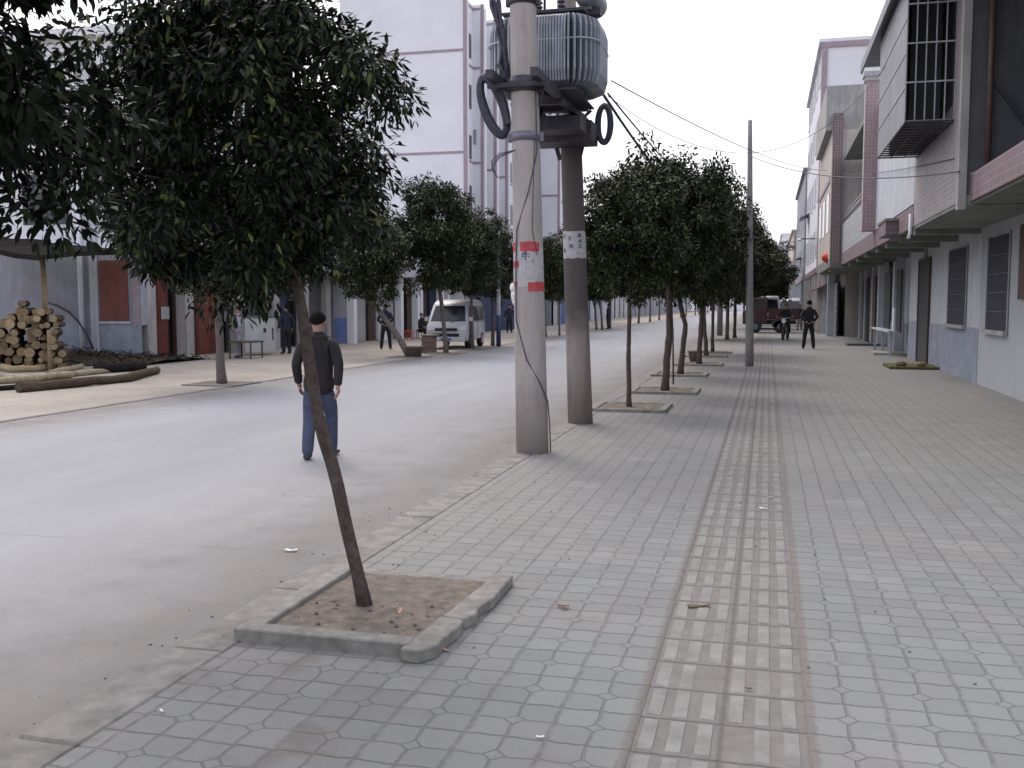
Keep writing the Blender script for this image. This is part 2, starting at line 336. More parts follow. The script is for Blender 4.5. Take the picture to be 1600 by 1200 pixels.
# ---------------------------------------------------------------- ground
FAR=420
def sheet(name,x0,x1,y0,y1,z,mat,nx=1,ny=1,amp=0,seed=0):
    rnd=random.Random(seed); b=MB()
    vs=[(x0+(x1-x0)*i/nx,y0+(y1-y0)*j/ny,z+(rnd.uniform(-amp,amp) if 0<i<nx and 0<j<ny else 0)) for j in range(ny+1) for i in range(nx+1)]
    b.add(vs,[(j*(nx+1)+i,j*(nx+1)+i+1,(j+1)*(nx+1)+i+1,(j+1)*(nx+1)+i) for j in range(ny) for i in range(nx)],0,True)
    return tag(b.build(name,mat),kind='structure')
sheet('ground',-900,900,-300,1500,-.2,'terrain')
KO=-2.70; KI=-2.42; LK=-10.75
sheet('road',LK,KO,-20,FAR,ZR,'road')
b=MB(); b.box(KI,-.452,-20,FAR,-.25,0); b.box(-.452+2*TILE,5.2,-20,FAR,-.25,0); tag(b.build('pavement','paver'),kind='structure')
b=MB(); b.box(LK-.06,-75,-20,FAR,-.3,ZL-.004); o=tag(b.build('left_pavement','sand'),kind='structure')
rnd=random.Random(4); b=MB(); y=-3.0
while y<120:
    j=rnd.uniform(-.004,.004); b.box(KO+j,KI-.003+j,y,y+.996,-.24,.004+j); y+=1.0
tag(b.build('kerb','kerb',bevel=.012),kind='structure')
b=MB(); y=-3.0
while y<120: b.box(LK-.12,LK,y,y+.99,-.25,ZL+.004); y+=1
tag(b.build('left_kerb','kerb',bevel=.01),kind='structure')
# ribbed guide strip down the middle of the pavement
b=MB(); b.box(-.452,-.452+2*TILE,-2,FAR,-.2,-.003,0)
rnd=random.Random(7)
for r_ in range(4,260):
    for c_ in range(2):
        x0=-.452+c_*TILE; y0=r_*TILE; dz=rnd.uniform(-.002,.002)
        for k in (.05,.375,.70):
            if rnd.random()<.012: continue
            j=rnd.uniform(-.003,.003); xa=x0+(k+.012)*TILE+j; xb=x0+(k+.205)*TILE+j; ya=y0+.02+j; yb=y0+TILE-.018+j
            b.add([(xa,ya,-.004),(xb,ya,-.004),(xb,yb,-.004),(xa,yb,-.004),(xa+.004,ya+.006,.001+dz),(xb-.004,ya+.006,.001+dz),(xb-.004,yb-.006,.001+dz),(xa+.004,yb-.006,.001+dz)],
                  [(4,5,6,7),(0,1,5,4),(1,2,6,5),(2,3,7,6),(3,0,4,7)],1)
tag(b.build('tactile_path',['bar_bed','bar_tile']),kind='structure')
# ---------------------------------------------------------------- foliage and trees
def crown_mesh(name,seed,cen,rad,nclump,nleaf,L,W,mat,spread=.22,droop=.5,flat=0.,extra=()):
    r=np.random.default_rng(seed); cen=np.array(cen,float); rad=np.array(rad,float)
    d=r.normal(size=(nclump,3)); d/=np.linalg.norm(d,axis=1)[:,None]
    q=r.uniform(.12,1,nclump)**.42
    lump=1+.16*np.sin(d[:,0]*5+seed)*np.cos(d[:,1]*4+seed*2)+.1*np.sin(d[:,2]*7+seed)
    P=cen+d*rad*(q*lump)[:,None]
    if flat: P[:,2]=np.maximum(P[:,2],cen[2]-rad[2]*flat+r.uniform(-.12,.12,nclump))
    if len(extra): P=np.vstack([P,np.array(extra,float)]); nclump=len(P)
    size=r.uniform(.6,1.3,nclump)
    k=r.integers(0,nclump,nleaf)
    o=r.normal(size=(nleaf,3)); o/=np.maximum(np.linalg.norm(o,axis=1)[:,None],1e-6); o*=(r.uniform(0,1,nleaf)**.5)[:,None]
    Q=P[k]+o*spread*size[k][:,None]*np.array([1,1,.75])
    a=o+r.normal(size=(nleaf,3))*.6; a[:,2]-=droop; a/=np.linalg.norm(a,axis=1)[:,None]
    s=np.cross(a,r.normal(size=(nleaf,3))*.5+np.array([0,0,1.])); s/=np.linalg.norm(s,axis=1)[:,None]
    n_=np.cross(s,a); l=L*r.uniform(.6,1.25,nleaf)[:,None]; w_=W*r.uniform(.7,1.25,nleaf)[:,None]
    V=np.stack([Q,Q+a*l*.28+s*w_*.42+n_*w_*.12,Q+a*l*.62+s*w_*.45+n_*w_*.10,Q+a*l-n_*l*.10,Q+a*l*.62-s*w_*.45+n_*w_*.10,Q+a*l*.28-s*w_*.42+n_*w_*.12],1).reshape(-1,3)
    me=bpy.data.meshes.new(name); me.vertices.add(6*nleaf); me.vertices.foreach_set('co',V.ravel())
    me.loops.add(6*nleaf); me.loops.foreach_set('vertex_index',np.arange(6*nleaf)); me.polygons.add(nleaf)
    me.polygons.foreach_set('loop_start',np.arange(0,6*nleaf,6)); me.polygons.foreach_set('loop_total',np.full(nleaf,6))
    me.materials.append(M[mat]); me.update(calc_edges=True); me.validate()
    return me,P
def trunk_mb(path,radii,tips,seed,top_r,n=10):
    rnd=random.Random(seed); b=MB(); 
    pts=[Vector(p) for p in path]
    # bumpy, tapering stem
    fine=[];fr=[]
    for i in range(len(pts)-1):
        for t in (0,.33,.66):
            fine.append(pts[i].lerp(pts[i+1],t)+Vector((rnd.uniform(-1,1),rnd.uniform(-1,1),0))*radii[i]*.13*(1 if (i or t) else 0)); fr.append((radii[i]*(1-t)+radii[i+1]*t)*rnd.uniform(.93,1.1))
    fine.append(pts[-1]); fr.append(radii[-1]); fr[0]=radii[0]*1.2
    b.tube(fine,fr,n)
    top=pts[-1]
    for t in tips:
        t=Vector(t); j=rnd.choice(fine[-4:]); mid=j.lerp(t,.5)+Vector((0,0,rnd.uniform(-.05,.12)))
        b.tube([j,j.lerp(mid,.5)+Vector((0,0,-.03)),mid,t],[top_r,top_r*.7,top_r*.45,top_r*.15],5)
    return b
def tree(name,loc,label,path,radii,crown_me,tips,group,crown_off=(0,0,0),rz=0,s=1,bark='bark',seed=0,cat='tree'):
    t=thing(name,loc,label,cat,group)
    trunk_mb(path,radii,tips,seed,radii[-1]*.6).build('trunk',bark,t)
    c=bpy.data.objects.new('crown',crown_me); C.objects.link(c); c.parent=t; c.location=crown_off; c.rotation_euler=(0,0,rz)
    c.scale=(s,s,s) if not hasattr(s,'__len__') else s
    return t
# near tree (leaning, in the broken planter)
base=g(573,950,.02)
p1=atY(528,760,base.y-.02); p2=atY(497,650,base.y); p3=atY(474,500,base.y+.05); p4=atY(455,400,base.y+.1); p5=atY(440,280,base.y+.1)
loc=(base.x,base.y,.0)
rel=lambda p:(p.x-loc[0],p.y-loc[1],p.z-loc[2])
cc=atY(368,215,base.y+.15)
ex=[rel(atY(px,py,base.y+dy)) for px,py,dy in ((560,110,.1),(575,230,.2),(555,90,-.2),(530,330,.1),(180,200,.1),(165,300,.3),(300,395,0),(420,420,0),(250,380,.2),(490,400,.1),(560,290,.2),(150,240,.4),(330,60,-.1),(200,350,.2),(390,400,-.3))]
me,P=crown_mesh('near_crown',11,rel(cc),(.80,.80,1.0),165,42000,.066,.021,'leaf_near',.2,.55,extra=ex)
tree('leaning_street_tree',loc,'slim leaning street tree in the raised planter with a broken rim, nearest to the lens',[(0,0,-.02),rel(p1),rel(p2),rel(p3),rel(p4),rel(p5)],[.038,.034,.031,.029,.026,.02],me,[tuple(P[i]) for i in range(0,145,6)],'trees along the right kerb',seed=3)
# tree outside the left edge whose dark crown hangs into the frame
loc=(-2.66,2.05,0)
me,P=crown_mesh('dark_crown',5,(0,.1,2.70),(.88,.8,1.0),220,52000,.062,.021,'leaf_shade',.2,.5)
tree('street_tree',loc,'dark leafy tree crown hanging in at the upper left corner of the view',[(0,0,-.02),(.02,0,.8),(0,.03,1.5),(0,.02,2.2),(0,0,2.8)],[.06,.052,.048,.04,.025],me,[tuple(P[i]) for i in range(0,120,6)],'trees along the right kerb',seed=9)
# shared crowns for the rows
CR=[crown_mesh('crown_a',21,(0,0,2.75),(.98,.98,1.02),170,26000,.085,.034,'leaf_row',.2,.35,flat=.95),
    crown_mesh('crown_b',22,(0,0,2.8),(1.05,1.05,1.02),170,26000,.09,.035,'leaf_row',.23,.35,flat=.9),
    crown_mesh('crown_c',23,(0,0,2.7),(1.0,1.0,1.0),160,24000,.09,.035,'leaf_row',.24,.35,flat=.9)]
CL=[crown_mesh('crown_d',31,(0,0,2.62),(.98,.98,1.26),190,26000,.085,.034,'leaf_row',.2,.35,flat=.92),crown_mesh('crown_e',32,(0,0,2.55),(1.05,1.05,1.2),180,26000,.09,.035,'leaf_row',.23,.35,flat=.9),crown_mesh('crown_f',33,(0,0,2.6),(1.0,1.0,1.22),180,26000,.09,.035,'leaf_row',.22,.35,flat=.9)]
right=[ # px,py of base, trunk mid/top px offsets in metres, radius, crown scale, crown variant, label
 (983,638,(-.02,-.02),.042,(.93,.93,.93),0,'slender straight tree in the square planter just behind the two big poles'),
 (1039,612,(.06,.1),.075,(1.1,1.1,1.3),1,'thick trunked tree with a thin stake beside it, second beyond the poles'),
 (1063,586,(.1,-.12),.07,(1.25,1.25,1.5),2,'bowed tree trunk curving to the left, third beyond the poles'),
 (1092,570,(.05,.12),.075,(1.3,1.3,1.5),0,'dark straight tree with a clay pot at its foot, fourth beyond the poles'),
 (1104,557,(-.1,-.16),.07,(1.35,1.35,1.55),1,'crooked tree leaning slightly left, fifth beyond the poles'),
 (1113,551,(0,.05),.06,(1.35,1.35,1.6),2,'thin tree just in front of the red truck side, sixth beyond the poles'),
 (1136,532,(0,.05),.09,(1.8,1.8,1.85),0,'broad crowned tree standing beside the red farm truck'),
 (1148,528,(0,.0),.09,(1.9,1.9,1.8),1,'rounded tree behind the red farm truck'),
 (1168,514,(.05,.0),.09,(2.2,2.2,1.95),2,'far tree near the white van at the end of the row'),
 (1188,508,(0,.0),.1,(2.6,2.6,2.2),0,'farthest tree of the right kerb row')]
rnd=random.Random(31)
for i,(px,py,(a,bb),r0,s,cv,lab) in enumerate(right):
    q=g(px,py); lx=(q.x,q.y,0); h=1.72*(1+(s[2]-1)*.45); zo=1.72*(1-s[2])
    me,P=CR[cv]
    path=[(0,0,-.02),(a*.5,0,h*.3),(a,0,h*.55),(bb*.6,.02,h*.85),(bb*.5,0,h*1.1),(0,0,h*1.45)]
    tips=[(P[k][0]*s[0],P[k][1]*s[1],P[k][2]*s[2]+zo) for k in range(0,100,9)]
    tree('street_tree',lx,lab,path,[r0,r0*.85,r0*.8,r0*.72,r0*.6,r0*.4],me,tips,'trees along the right kerb',crown_off=(0,0,zo),s=s,rz=rnd.uniform(0,6),seed=i)
left=[(347,600,(-.05,-.02),.1,(1.35,1.35,1.32),0,'stout tree across the road opposite the near planter, left of the walking man'),
 (640,558,(-.8,-1.55),.11,(1.25,1.25,1.3),1,'strongly slanting tree with a pot at its foot across the road'),
 (697,552,(-.12,-.28),.09,(1.5,1.5,1.6),2,'tree in front of the silver minivan with a box beside it'),
 (738,545,(-.03,-.05),.085,(1.35,1.35,1.42),0,'tree by the near corner of the silver minivan'),
 (770,540,(0,.0),.085,(1.2,1.2,1.38),1,'dark tree beside the pale left side lamp post'),
 (852,527,(-.05,-.1),.09,(1.3,1.3,1.38),2,'tree left of the blue gate across the road'),
 (874,524,(0,.0),.06,(1.2,1.2,1.3),0,'thin tree in front of the blue gate across the road'),
 (932,515,(-.1,-.25),.09,(1.3,1.3,1.4),1,'left one of two trees leaning apart across the road'),
 (941,515,(-.1,-.3),.09,(1.3,1.3,1.4),2,'right one of two trees leaning apart across the road'),
 (953,513,(0,.0),.1,(1.3,1.3,1.4),0,'tree with a man standing against it across the road')]
for i,(px,py,(a,bb),r0,s,cv,lab) in enumerate(left):
    q=g(px,py,ZL); lx=(q.x,q.y,ZL); h=1.55*s[2]; me,P=CL[cv]; off=(bb*.9,0,0)
    path=[(0,0,-.02),(a*.45,0,h*.3),(a,0,h*.6),(bb*.85,0,h*.9),(bb,0,h*1.1),(bb,0,h*1.45)]
    tips=[(P[k][0]*s[0]+off[0],P[k][1]*s[1],P[k][2]*s[2]) for k in range(0,100,9)]
    tree('roadside_tree',lx,lab,path,[r0,r0*.85,r0*.8,r0*.72,r0*.6,r0*.4],me,tips,'trees along the left side of the road',crown_off=off,s=s,rz=rnd.uniform(0,6),seed=50+i,bark='bark_grey')
ys=[]; y=88
for i in range(9):
    s=(1.35,1.35,1.3+.1*(i%3)); q=(-10.9+rnd.uniform(-.3,.3),y,ZL); me,P=CR[i%3]; h=1.72*s[2]
    tree('roadside_tree',q,'small distant tree of the left row, seen under the near crowns by pale shopfronts',[(0,0,-.02),(.04,0,h*.5),(0,0,h),(0,0,h*1.4)],[.1,.085,.07,.04],me,[],'trees along the left side of the road',s=s,rz=rnd.uniform(0,6),seed=80+i,bark='bark_grey')
    y+=8+i*1.2
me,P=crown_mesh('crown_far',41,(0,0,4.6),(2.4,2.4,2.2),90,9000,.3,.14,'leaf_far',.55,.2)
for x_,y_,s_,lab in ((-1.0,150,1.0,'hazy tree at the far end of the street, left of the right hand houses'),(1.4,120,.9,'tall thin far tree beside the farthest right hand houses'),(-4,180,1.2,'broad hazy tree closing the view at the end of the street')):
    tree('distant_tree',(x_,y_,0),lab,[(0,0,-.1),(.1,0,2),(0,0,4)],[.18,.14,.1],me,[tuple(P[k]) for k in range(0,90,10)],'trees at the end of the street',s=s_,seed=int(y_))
# ---------------------------------------------------------------- planters
def planter(x0,x1,y0,y1,label,z=0,h=.05,t=.11,broken=False,kind='right'):
    c=((x0+x1)/2,(y0+y1)/2); o=thing('tree_planter',(c[0],c[1],z),label,'planter','concrete planters round the %s trees'%kind)
    X0,X1,Y0,Y1=x0-c[0],x1-c[0],y0-c[1],y1-c[1]; b=MB()
    b.box(X0,X1 if not broken else X1-.13,Y0,Y0+t,-.02,h); b.box(X0,X0+t,Y0+t,Y1-t,-.02,h-.003); b.box(X0,X1,Y1-t,Y1,-.02,h-.008 if not broken else h-.03)
    if not broken: b.box(X1-t,X1,Y0+t,Y1-t,-.02,h-.003)
    b.build('rim','planter_concrete',o,bevel=.006)
    if broken:
        # displaced, chipped right-hand slabs
        s=MB(); m=.02
        s.prism([(X1-.15,Y0-.05),(X1-.06,Y0-.065),(X1+.0,Y0+.03),(X1-.005,Y0+.12),(X1+.015,Y0+.30),(X1+.01,Y0+.40),(X1-.015,Y0+.42),(X1-.12,Y0+.43)],-.0,.062,'z')
        s.prism([(X1-.115,Y0+.45),(X1+.005,Y0+.44),(X1+.035,Y0+.52),(X1+.02,Y0+.66),(X1+.05,Y0+.80),(X1+.04,Y1-.0),(X1-.07,Y1-.0)],0,.058,'z')
        s.build('broken_slab','planter_concrete',o,bevel=.006)
    e=MB(); nx=12; rr=random.Random(int(y0*10)); ya=Y0+t*.9; yb=Y1-t*.9; xa=X0+t*.9; xb=X1-t*.9
    vs=[(xa+(xb-xa)*i/nx,ya+(yb-ya)*j/nx,h*.55+rr.uniform(-.006,.008)) for j in range(nx+1) for i in range(nx+1)]
    e.add(vs,[(j*(nx+1)+i,j*(nx+1)+i+1,(j+1)*(nx+1)+i+1,(j+1)*(nx+1)+i) for j in range(nx) for i in range(nx)],0,True)
    for k in range(26 if broken else 4):
        px=rr.uniform(xa,xb); py=rr.uniform(ya,ya+(yb-ya)*.5); e.sphere((px,py,h*.6),rr.uniform(.006,.014),0,6,4)
    e.build('soil','earth',o); return o
A=g(368,1000,.0); B=g(690,1014,0)
planter(A.x+.0,B.x+.02,A.y-.02,5.42,'large grey concrete planter with a snapped corner round the nearest tree',broken=True,h=.065)
labs=['square planter at the foot of the slender tree just behind the big poles','second planter beyond the poles, round the thick staked tree','third planter beyond the poles, round the bowed tree','fourth planter beyond the poles, with the clay pot','fifth planter beyond the poles under the crooked tree','sixth planter beyond the poles','planter beside the red farm truck']
for (px,py,*_),lab in zip(right[:7],labs):
    q=g(px,py); planter(q.x-.62 if px!=983 else q.x-.55,q.x+.62,q.y-.6,q.y+.6,lab,h=.05)
labs2=['flush planter edge round the stout tree left of the walking man','low planter round the slanting tree across the road','low planter round the tree in front of the silver minivan','low planter round the tree at the corner of the minivan']
for (px,py,*_),lab in zip(left[:4],labs2):
    q=g(px,py,ZL); planter(q.x-.6,q.x+.6,q.y-.6,q.y+.6,lab,z=ZL,h=.03,kind='left')
# ---------------------------------------------------------------- poles, transformer, cables
def lean_pole(name,bx,by,z0,top,r0,r1,mat,label,group):
    o=thing(name,(bx,by,z0),label,'pole',group); n=10
    d=Vector(top)-Vector((bx,by,z0)); b=MB(); b.tube([d*(i/n) for i in range(n+1)],[r0+(r1-r0)*i/n for i in range(n+1)],28); b.build('shaft',mat,o); return o,d
P1=g(832,706); t1=atY(817,0,P1.y); k=(9-0)/(t1.z); T1=P1+(t1-P1)*k
P2=g(907,661); t2=atY(885,0,P2.y); k=9/t2.z; T2=P2+(t2-P2)*k
gp='concrete utility poles'
po1,d1=lean_pole('utility_pole',P1.x,P1.y,0,T1,.178,.108,'pole_pale','thick pale concrete pole with torn red posters, nearer of the transformer pair',gp)
po2,d2=lean_pole('utility_pole',P2.x,P2.y,0,T2,.17,.10,'pole_stained','dark stained concrete pole with white notices, farther of the transformer pair',gp)
P3=g(1171,572); t3=atY(1172,188,P3.y)
po3,d3=lean_pole('utility_pole',P3.x,P3.y,0,t3,.11,.055,'pole_grey','slim grey concrete pole standing alone in the middle of the pavement',gp)
def r1at(z): return .178+(.108-.178)*z/9
def r2at(z): return .17+(.10-.17)*z/9
def c1(z): return Vector((P1.x,P1.y,0))+(T1-P1)*(z/9)
def c2(z): return Vector((P2.x,P2.y,0))+(T2-P2)*(z/9)
def ring(b,c,r,z0,z1,m=0,n=28):
    b.tube([(c.x,c.y,z0),(c.x,c.y,z1)],r,n,m)
zz=lambda py,Y,px=860: atY(px,py,Y).z
# steel bands on the poles (parts)
def band(parent,P,z,r,h,mat='steel_dark'):
    b=MB(); b.tube([(0,0,-h/2),(0,0,h/2)],r,28); 
    for sx in (-1,1): b.box(sx*r-.03,sx*r+.03,-.03,.03,-h/2,h/2)
    o=b.build('clamp_band',mat,parent); o.location=(P.x-parent.location.x,P.y-parent.location.y,z)
for py,h in ((215,.09),(134,.16),(4,.07)):
    z=zz(py,P1.y,815); band(po1,c1(z),z,r1at(z)+.012,h,'steel_grey' if py==215 else 'steel_dark')
for py,h in ((185,.12),(225,.08)):
    z=zz(py,P2.y,890); band(po2,c2(z),z,r2at(z)+.012,h)
# posters on the poles, curved patches
def patch(parent,cf,rf,a0,a1,z0,z1,mat,name,off=.002,rag=.0,seed=0):
    rr=random.Random(seed); b=MB(); n=10; m_=5; vs=[]
    for j in range(m_+1):
        z=z0+(z1-z0)*j/m_; c=cf(z); r=rf(z)+off
        for i in range(n+1):
            a=R(a0+(a1-a0)*i/n); zz_=z+(rr.uniform(-rag,rag) if j in (0,m_) else 0)
            vs.append((c.x+r*math.sin(a)-parent.location.x,c.y-r*math.cos(a)-parent.location.y,zz_))
    b.add(vs,[(j*(n+1)+i,j*(n+1)+i+1,(j+1)*(n+1)+i+1,(j+1)*(n+1)+i) for j in range(m_) for i in range(n)],0,True)
    return b.build(name,mat,parent)
def glyph(parent,cf,rf,ang,z,size,txt,mat,off=.004):
    cu=bpy.data.curves.new('t','FONT'); cu.body=txt; cu.size=size; cu.align_x='CENTER'; cu.align_y='CENTER'; cu.offset=.0015
    o=bpy.data.objects.new('t',cu); C.objects.link(o); dg=bpy.context.evaluated_depsgraph_get(); me=bpy.data.meshes.new_from_object(o.evaluated_get(dg)); 
    bpy.data.objects.remove(o); me.materials.clear(); me.materials.append(M[mat])
    for v_ in me.vertices:
        zc=z+v_.co.y; c=cf(zc); r=rf(zc)+off; a=R(ang)+v_.co.x/r; v_.co=(c.x+r*math.sin(a)-parent.location.x,c.y-r*math.cos(a)-parent.location.y,zc)
    me.name='printed_character'; q=bpy.data.objects.new('printed_character',me); C.objects.link(q); q.parent=parent; return q
Z1=lambda py: zz(py,P1.y,825)
Z2=lambda py: zz(py,P2.y,895)
# facing angle toward the camera: atan(x) of pole ~ +13 deg
patch(po1,c1,r1at,-75,98,Z1(448),Z1(386),'paper_white','poster',.0015,.01,1)
patch(po1,c1,r1at,-18,60,Z1(394),Z1(379),'paper_red','poster',.003,.006,2)
patch(po1,c1,r1at,-70,-40,Z1(394),Z1(380),'paper_red','poster',.003,.006,3)
patch(po1,c1,r1at,10,100,Z1(455),Z1(441),'paper_red','poster',.003,.006,4)
patch(po1,c1,r1at,-72,-35,Z1(448),Z1(440),'paper_red','poster',.0032,.006,5)
patch(po1,c1,r1at,-70,-25,Z1(418),Z1(409),'paper_red','poster',.0032,.01,6)
glyph(po1,c1,r1at,3,Z1(402),.09,'牛','ink_blue')
glyph(po1,c1,r1at,30,Z1(410),.05,'1','ink_blue')
patch(po2,c2,r2at,-80,100,Z2(404),Z2(362),'paper_white','notice',.002,.008,8)
for a_,py,t_ in ((38,369,'品'),(40,378,'水'),(40,386,'江'),(-12,374,'冬'),(-8,386,'加'),(30,398,'一'),(-50,370,'川'),(-50,392,'品')):
    glyph(po2,c2,r2at,a_,Z2(py),.06,t_,'ink_blue')
b=MB(); zt=Z1(200)   # conduit down the near pole
pts=[]
for py,ang in ((120,62),(240,58),(300,20),(360,-30),(430,-40),(500,-42),(560,0),(600,50),(625,78),(660,92),(705,97)):
    z=Z1(py); c=c1(z); r=r1at(z)+(.012 if py<620 else .022); a=R(ang); pts.append((c.x+r*math.sin(a)-P1.x,c.y-r*math.cos(a)-P1.y,max(z,0)))
b.tube(pts,.007,6); b.build('down_wire','wire',po1)
b=MB(); pts=[]
for py,ang in ((215,50),(300,38),(360,30),(400,48)):
    z=Z1(py); c=c1(z); r=r1at(z)+.006; a=R(ang); pts.append((c.x+r*math.sin(a)-P1.x,c.y-r*math.cos(a)-P1.y,z))
b.tube(pts,.004,5); b.build('down_wire','wire',po1)
# plastic bag snagged on the left side of the near pole
q=atY(803,460,P1.y-.05); b=MB(); rr=random.Random(2)
for dx,dz,r_,sx,sz in ((.0,.07,.045,1,1.1),(.012,-.02,.05,.9,1.7),(-.012,.095,.03,1.1,.9),(.02,-.08,.038,.9,1.2)): b.sphere((dx,0,dz),r_,0,10,8,(sx,.7,sz))
b.v=[(x+rr.uniform(-.006,.006),y+rr.uniform(-.006,.006),z+rr.uniform(-.006,.006)) for x,y,z in b.v]
o=b.build('plastic_bag','plastic_bag'); o.location=(q.x,q.y,q.z); tag(o,'crumpled white plastic bag snagged on the left side of the postered pole','bag')
# platform
YM=(P1.y+P2.y)/2; XM=(c1(4.3).x+c2(4.3).x)/2-.02; ZP=zz(158,YM,870)
pf=thing('transformer_platform',(XM,YM,ZP),'dark steel beam platform clamped between the two thick poles','platform')
b=MB()
for sx in (-.24,.24): b.box(sx-.04,sx+.04,-1.75,1.75,-.09,.0)
for yy in (-1.5,-.5,.45,1.5): b.box(-.32,.32,yy-.035,yy+.035,-.14,-.091)
b.build('beam','steel_dark',pf); b=MB(); b.box(-.42,.46,-.62,.62,.001,.019); b.build('tray','steel_dark',pf); b=MB(); b.box(-.36,.40,.75,1.25,-.36,-.10); b.box(-.14,.36,.2,.62,-.30,-.143); b.build('junction_box','steel_dark',pf)
b=MB()
for yy in (-1.35,1.35):
    for sx in (-1,1): b.bar((sx*.24,yy*.98,-.1),(sx*.13,yy*1.02,-.5),.05)
each(b,'brace','steel_dark',pf)
# fuse boxes and brackets under the platform on the far pole
zb=zz(195,P2.y,885)
fb=thing('fuse_bracket',(c2(zb).x,c2(zb).y-.2,zb),'dark fuse box and angle irons bolted under the transformer','bracket')
b=MB(); b.box(-.38,.28,-.06,.0,.12,.17); b.box(-.36,.3,-.05,0,-.16,-.11); b.box(-.30,-.12,-.09,.04,-.12,.06); b.bar((-.42,-.03,.2),(-.05,-.03,-.28),.05); b.bar((.14,-.03,-.02),(.32,-.03,.13),.035)
b.box(.06,.34,-.05,0,-.14,-.06)
b.build('angle_iron','steel_dark',fb)
b=MB(); b.box(.0,.26,-.14,.06,.17,.33); b.build('fuse_box','steel_grey',fb,bevel=.01)
b=MB()
for sx in (-.22,-.12):
    for k_ in range(4): b.tube([(sx,-.1,.0+k_*.03),(sx,-.1,.012+k_*.03)],.028,10)
b.build('insulator','porcelain',fb)
# transformer
ZT=ZP+.02; HT=.90
tf=thing('transformer',(XM+.02,YM,ZT),'grey finned oil transformer sitting high between the two thick poles','transformer')
def rrect(hx,hy,r,n=6):
    p=[]
    for cx,cy,a0 in ((hx-r,hy-r,0),(-hx+r,hy-r,90),(-hx+r,-hy+r,180),(hx-r,-hy+r,270)):
        for i in range(n+1): a=R(a0+90*i/n); p.append((cx+r*math.cos(a),cy+r*math.sin(a)))
    return p
b=MB(); lv=[(0,.30,.27),(.03,.36,.33),(.12,.38,.35),(HT-.1,.38,.35),(HT,.36,.33)]
n=len(rrect(.3,.3,.1)); vs=[]
for z,hx,hy in lv: vs+=[(x,y,z) for x,y in rrect(hx,hy,.14)]
b.add(vs,[(j*n+i,j*n+(i+1)%n,(j+1)*n+(i+1)%n,(j+1)*n+i) for j in range(len(lv)-1) for i in range(n)]+[tuple(range(n))[::-1],tuple(range((len(lv)-1)*n,len(lv)*n))],0,True)
b.build('tank','transformer_paint',tf)
# radiator fins: long plates fanning round the tank, rounded lower corners
b=MB(); 
def fin(cx,cy,dx,dy,L_):
    prof=[(0,.13),(L_*.55,.06),(L_*.88,.10),(L_,.22),(L_,.72),(L_*.9,.82),(L_*.6,.86),(0,.84)]
    t=.012; nx_,ny_=-dy,dx; vs=[]
    for s_ in(-1,1): vs+=[(cx+dx*a+nx_*t*s_,cy+dy*a+ny_*t*s_,z) for a,z in prof]
    m_=len(prof); b.add(vs,[tuple(range(m_))[::-1],tuple(range(m_,2*m_))]+[(i,(i+1)%m_,m_+(i+1)%m_,m_+i) for i in range(m_)],0)
for i in range(19):
    t=-.30+.6*i/18; fin(t,-.33,0,-1,.26); fin(t,.33,0,1,.24); 
for i in range(16):
    t=-.27+.54*i/15; fin(.36,t,1,0,.30); fin(-.36,t,-1,0,.30)
for k_,(sx,sy) in enumerate(((1,1),(1,-1),(-1,1),(-1,-1))):
    for i in range(7):
        a=R(11+68*i/6); fin(sx*(.28+.08*math.cos(a)),sy*(.25+.08*math.sin(a)),sx*math.cos(a),sy*math.sin(a),.29)
b.build('radiator_fins','transformer_paint',tf,bevel=0)
b=MB(); pp=[(x*1.0,y*1.0) for x,y in rrect(.655,.58,.26)]; pp.append(pp[0]); b.tube([(x,y,.56) for x,y in pp],.009,6,cap=False); b.build('stiffener_rod','cage_bar',tf)
b=MB(); b.box(-.48,.50,-.42,.42,HT,HT+.04); b.box(.1,.62,-.06,.06,HT+.04,HT+.12); b.build('lid','steel_dark',tf,bevel=.005)
def bushing(x,y,z,h=.28,r=.045):
    b=MB(); b.tube([(x,y,z),(x,y,z+h)],.02,10)
    for k_ in range(4): b.tube([(x,y,z+.05+k_*.05),(x,y,z+.065+k_*.05),(x,y,z+.085+k_*.05)],[r,r,.02],14)
    b.build('bushing','porcelain',tf)
for x_,y_ in ((-.06,-.3),(-.34,-.3),(.2,-.3),(-.2,.25),(.1,.25)): bushing(x_,y_,HT+.04)
b=MB(); cz=HT+.28; b.tube([(.47,-.30,cz),(.47,-.26,cz),(.47,.44,cz),(.47,.48,cz)],[.13,.155,.155,.13],20); b.box(.42,.52,-.1,-.05,HT+.1,cz-.1); b.box(.42,.52,.2,.25,HT+.1,cz-.1)
b.build('conservator','transformer_paint',tf)
# cable bundles
def loop_coil(name,cx,cy,cz,rx,rz,thick,n,label,tilt=0,parentlist=None):
    o=thing(name,(cx,cy,cz),label,'cable','coiled cables on the transformer poles'); rr=random.Random(int(cz*100)+n)
    b=MB()
    for k_ in range(n):
        ph=k_/max(1,n)*2*math.pi; ox=thick*.5*math.cos(ph)*rr.uniform(.4,1); oy=thick*.5*math.sin(ph)*rr.uniform(.4,1); m_=30
        pts=[((rx+ox)*math.cos(2*math.pi*i/m_)+tilt*math.sin(2*math.pi*i/m_)*.1,oy,(rz+ox)*math.sin(2*math.pi*i/m_)) for i in range(m_+1)]
        b.tube(pts,thick*.16,6,cap=False)
    b.build('coil','cable',o); return o
q=atY(771,166,P1.y+.05); loop_coil('cable_coil',q.x,q.y,q.z,.105,.30,.10,13,'big drooping coil of black cable left of the postered pole',-1)
q=atY(944,194,P2.y-.1); loop_coil('cable_coil',q.x,q.y,q.z,.085,.235,.075,10,'small oval coil of cable hanging right of the transformer',0)
b=MB(); rr=random.Random(5)
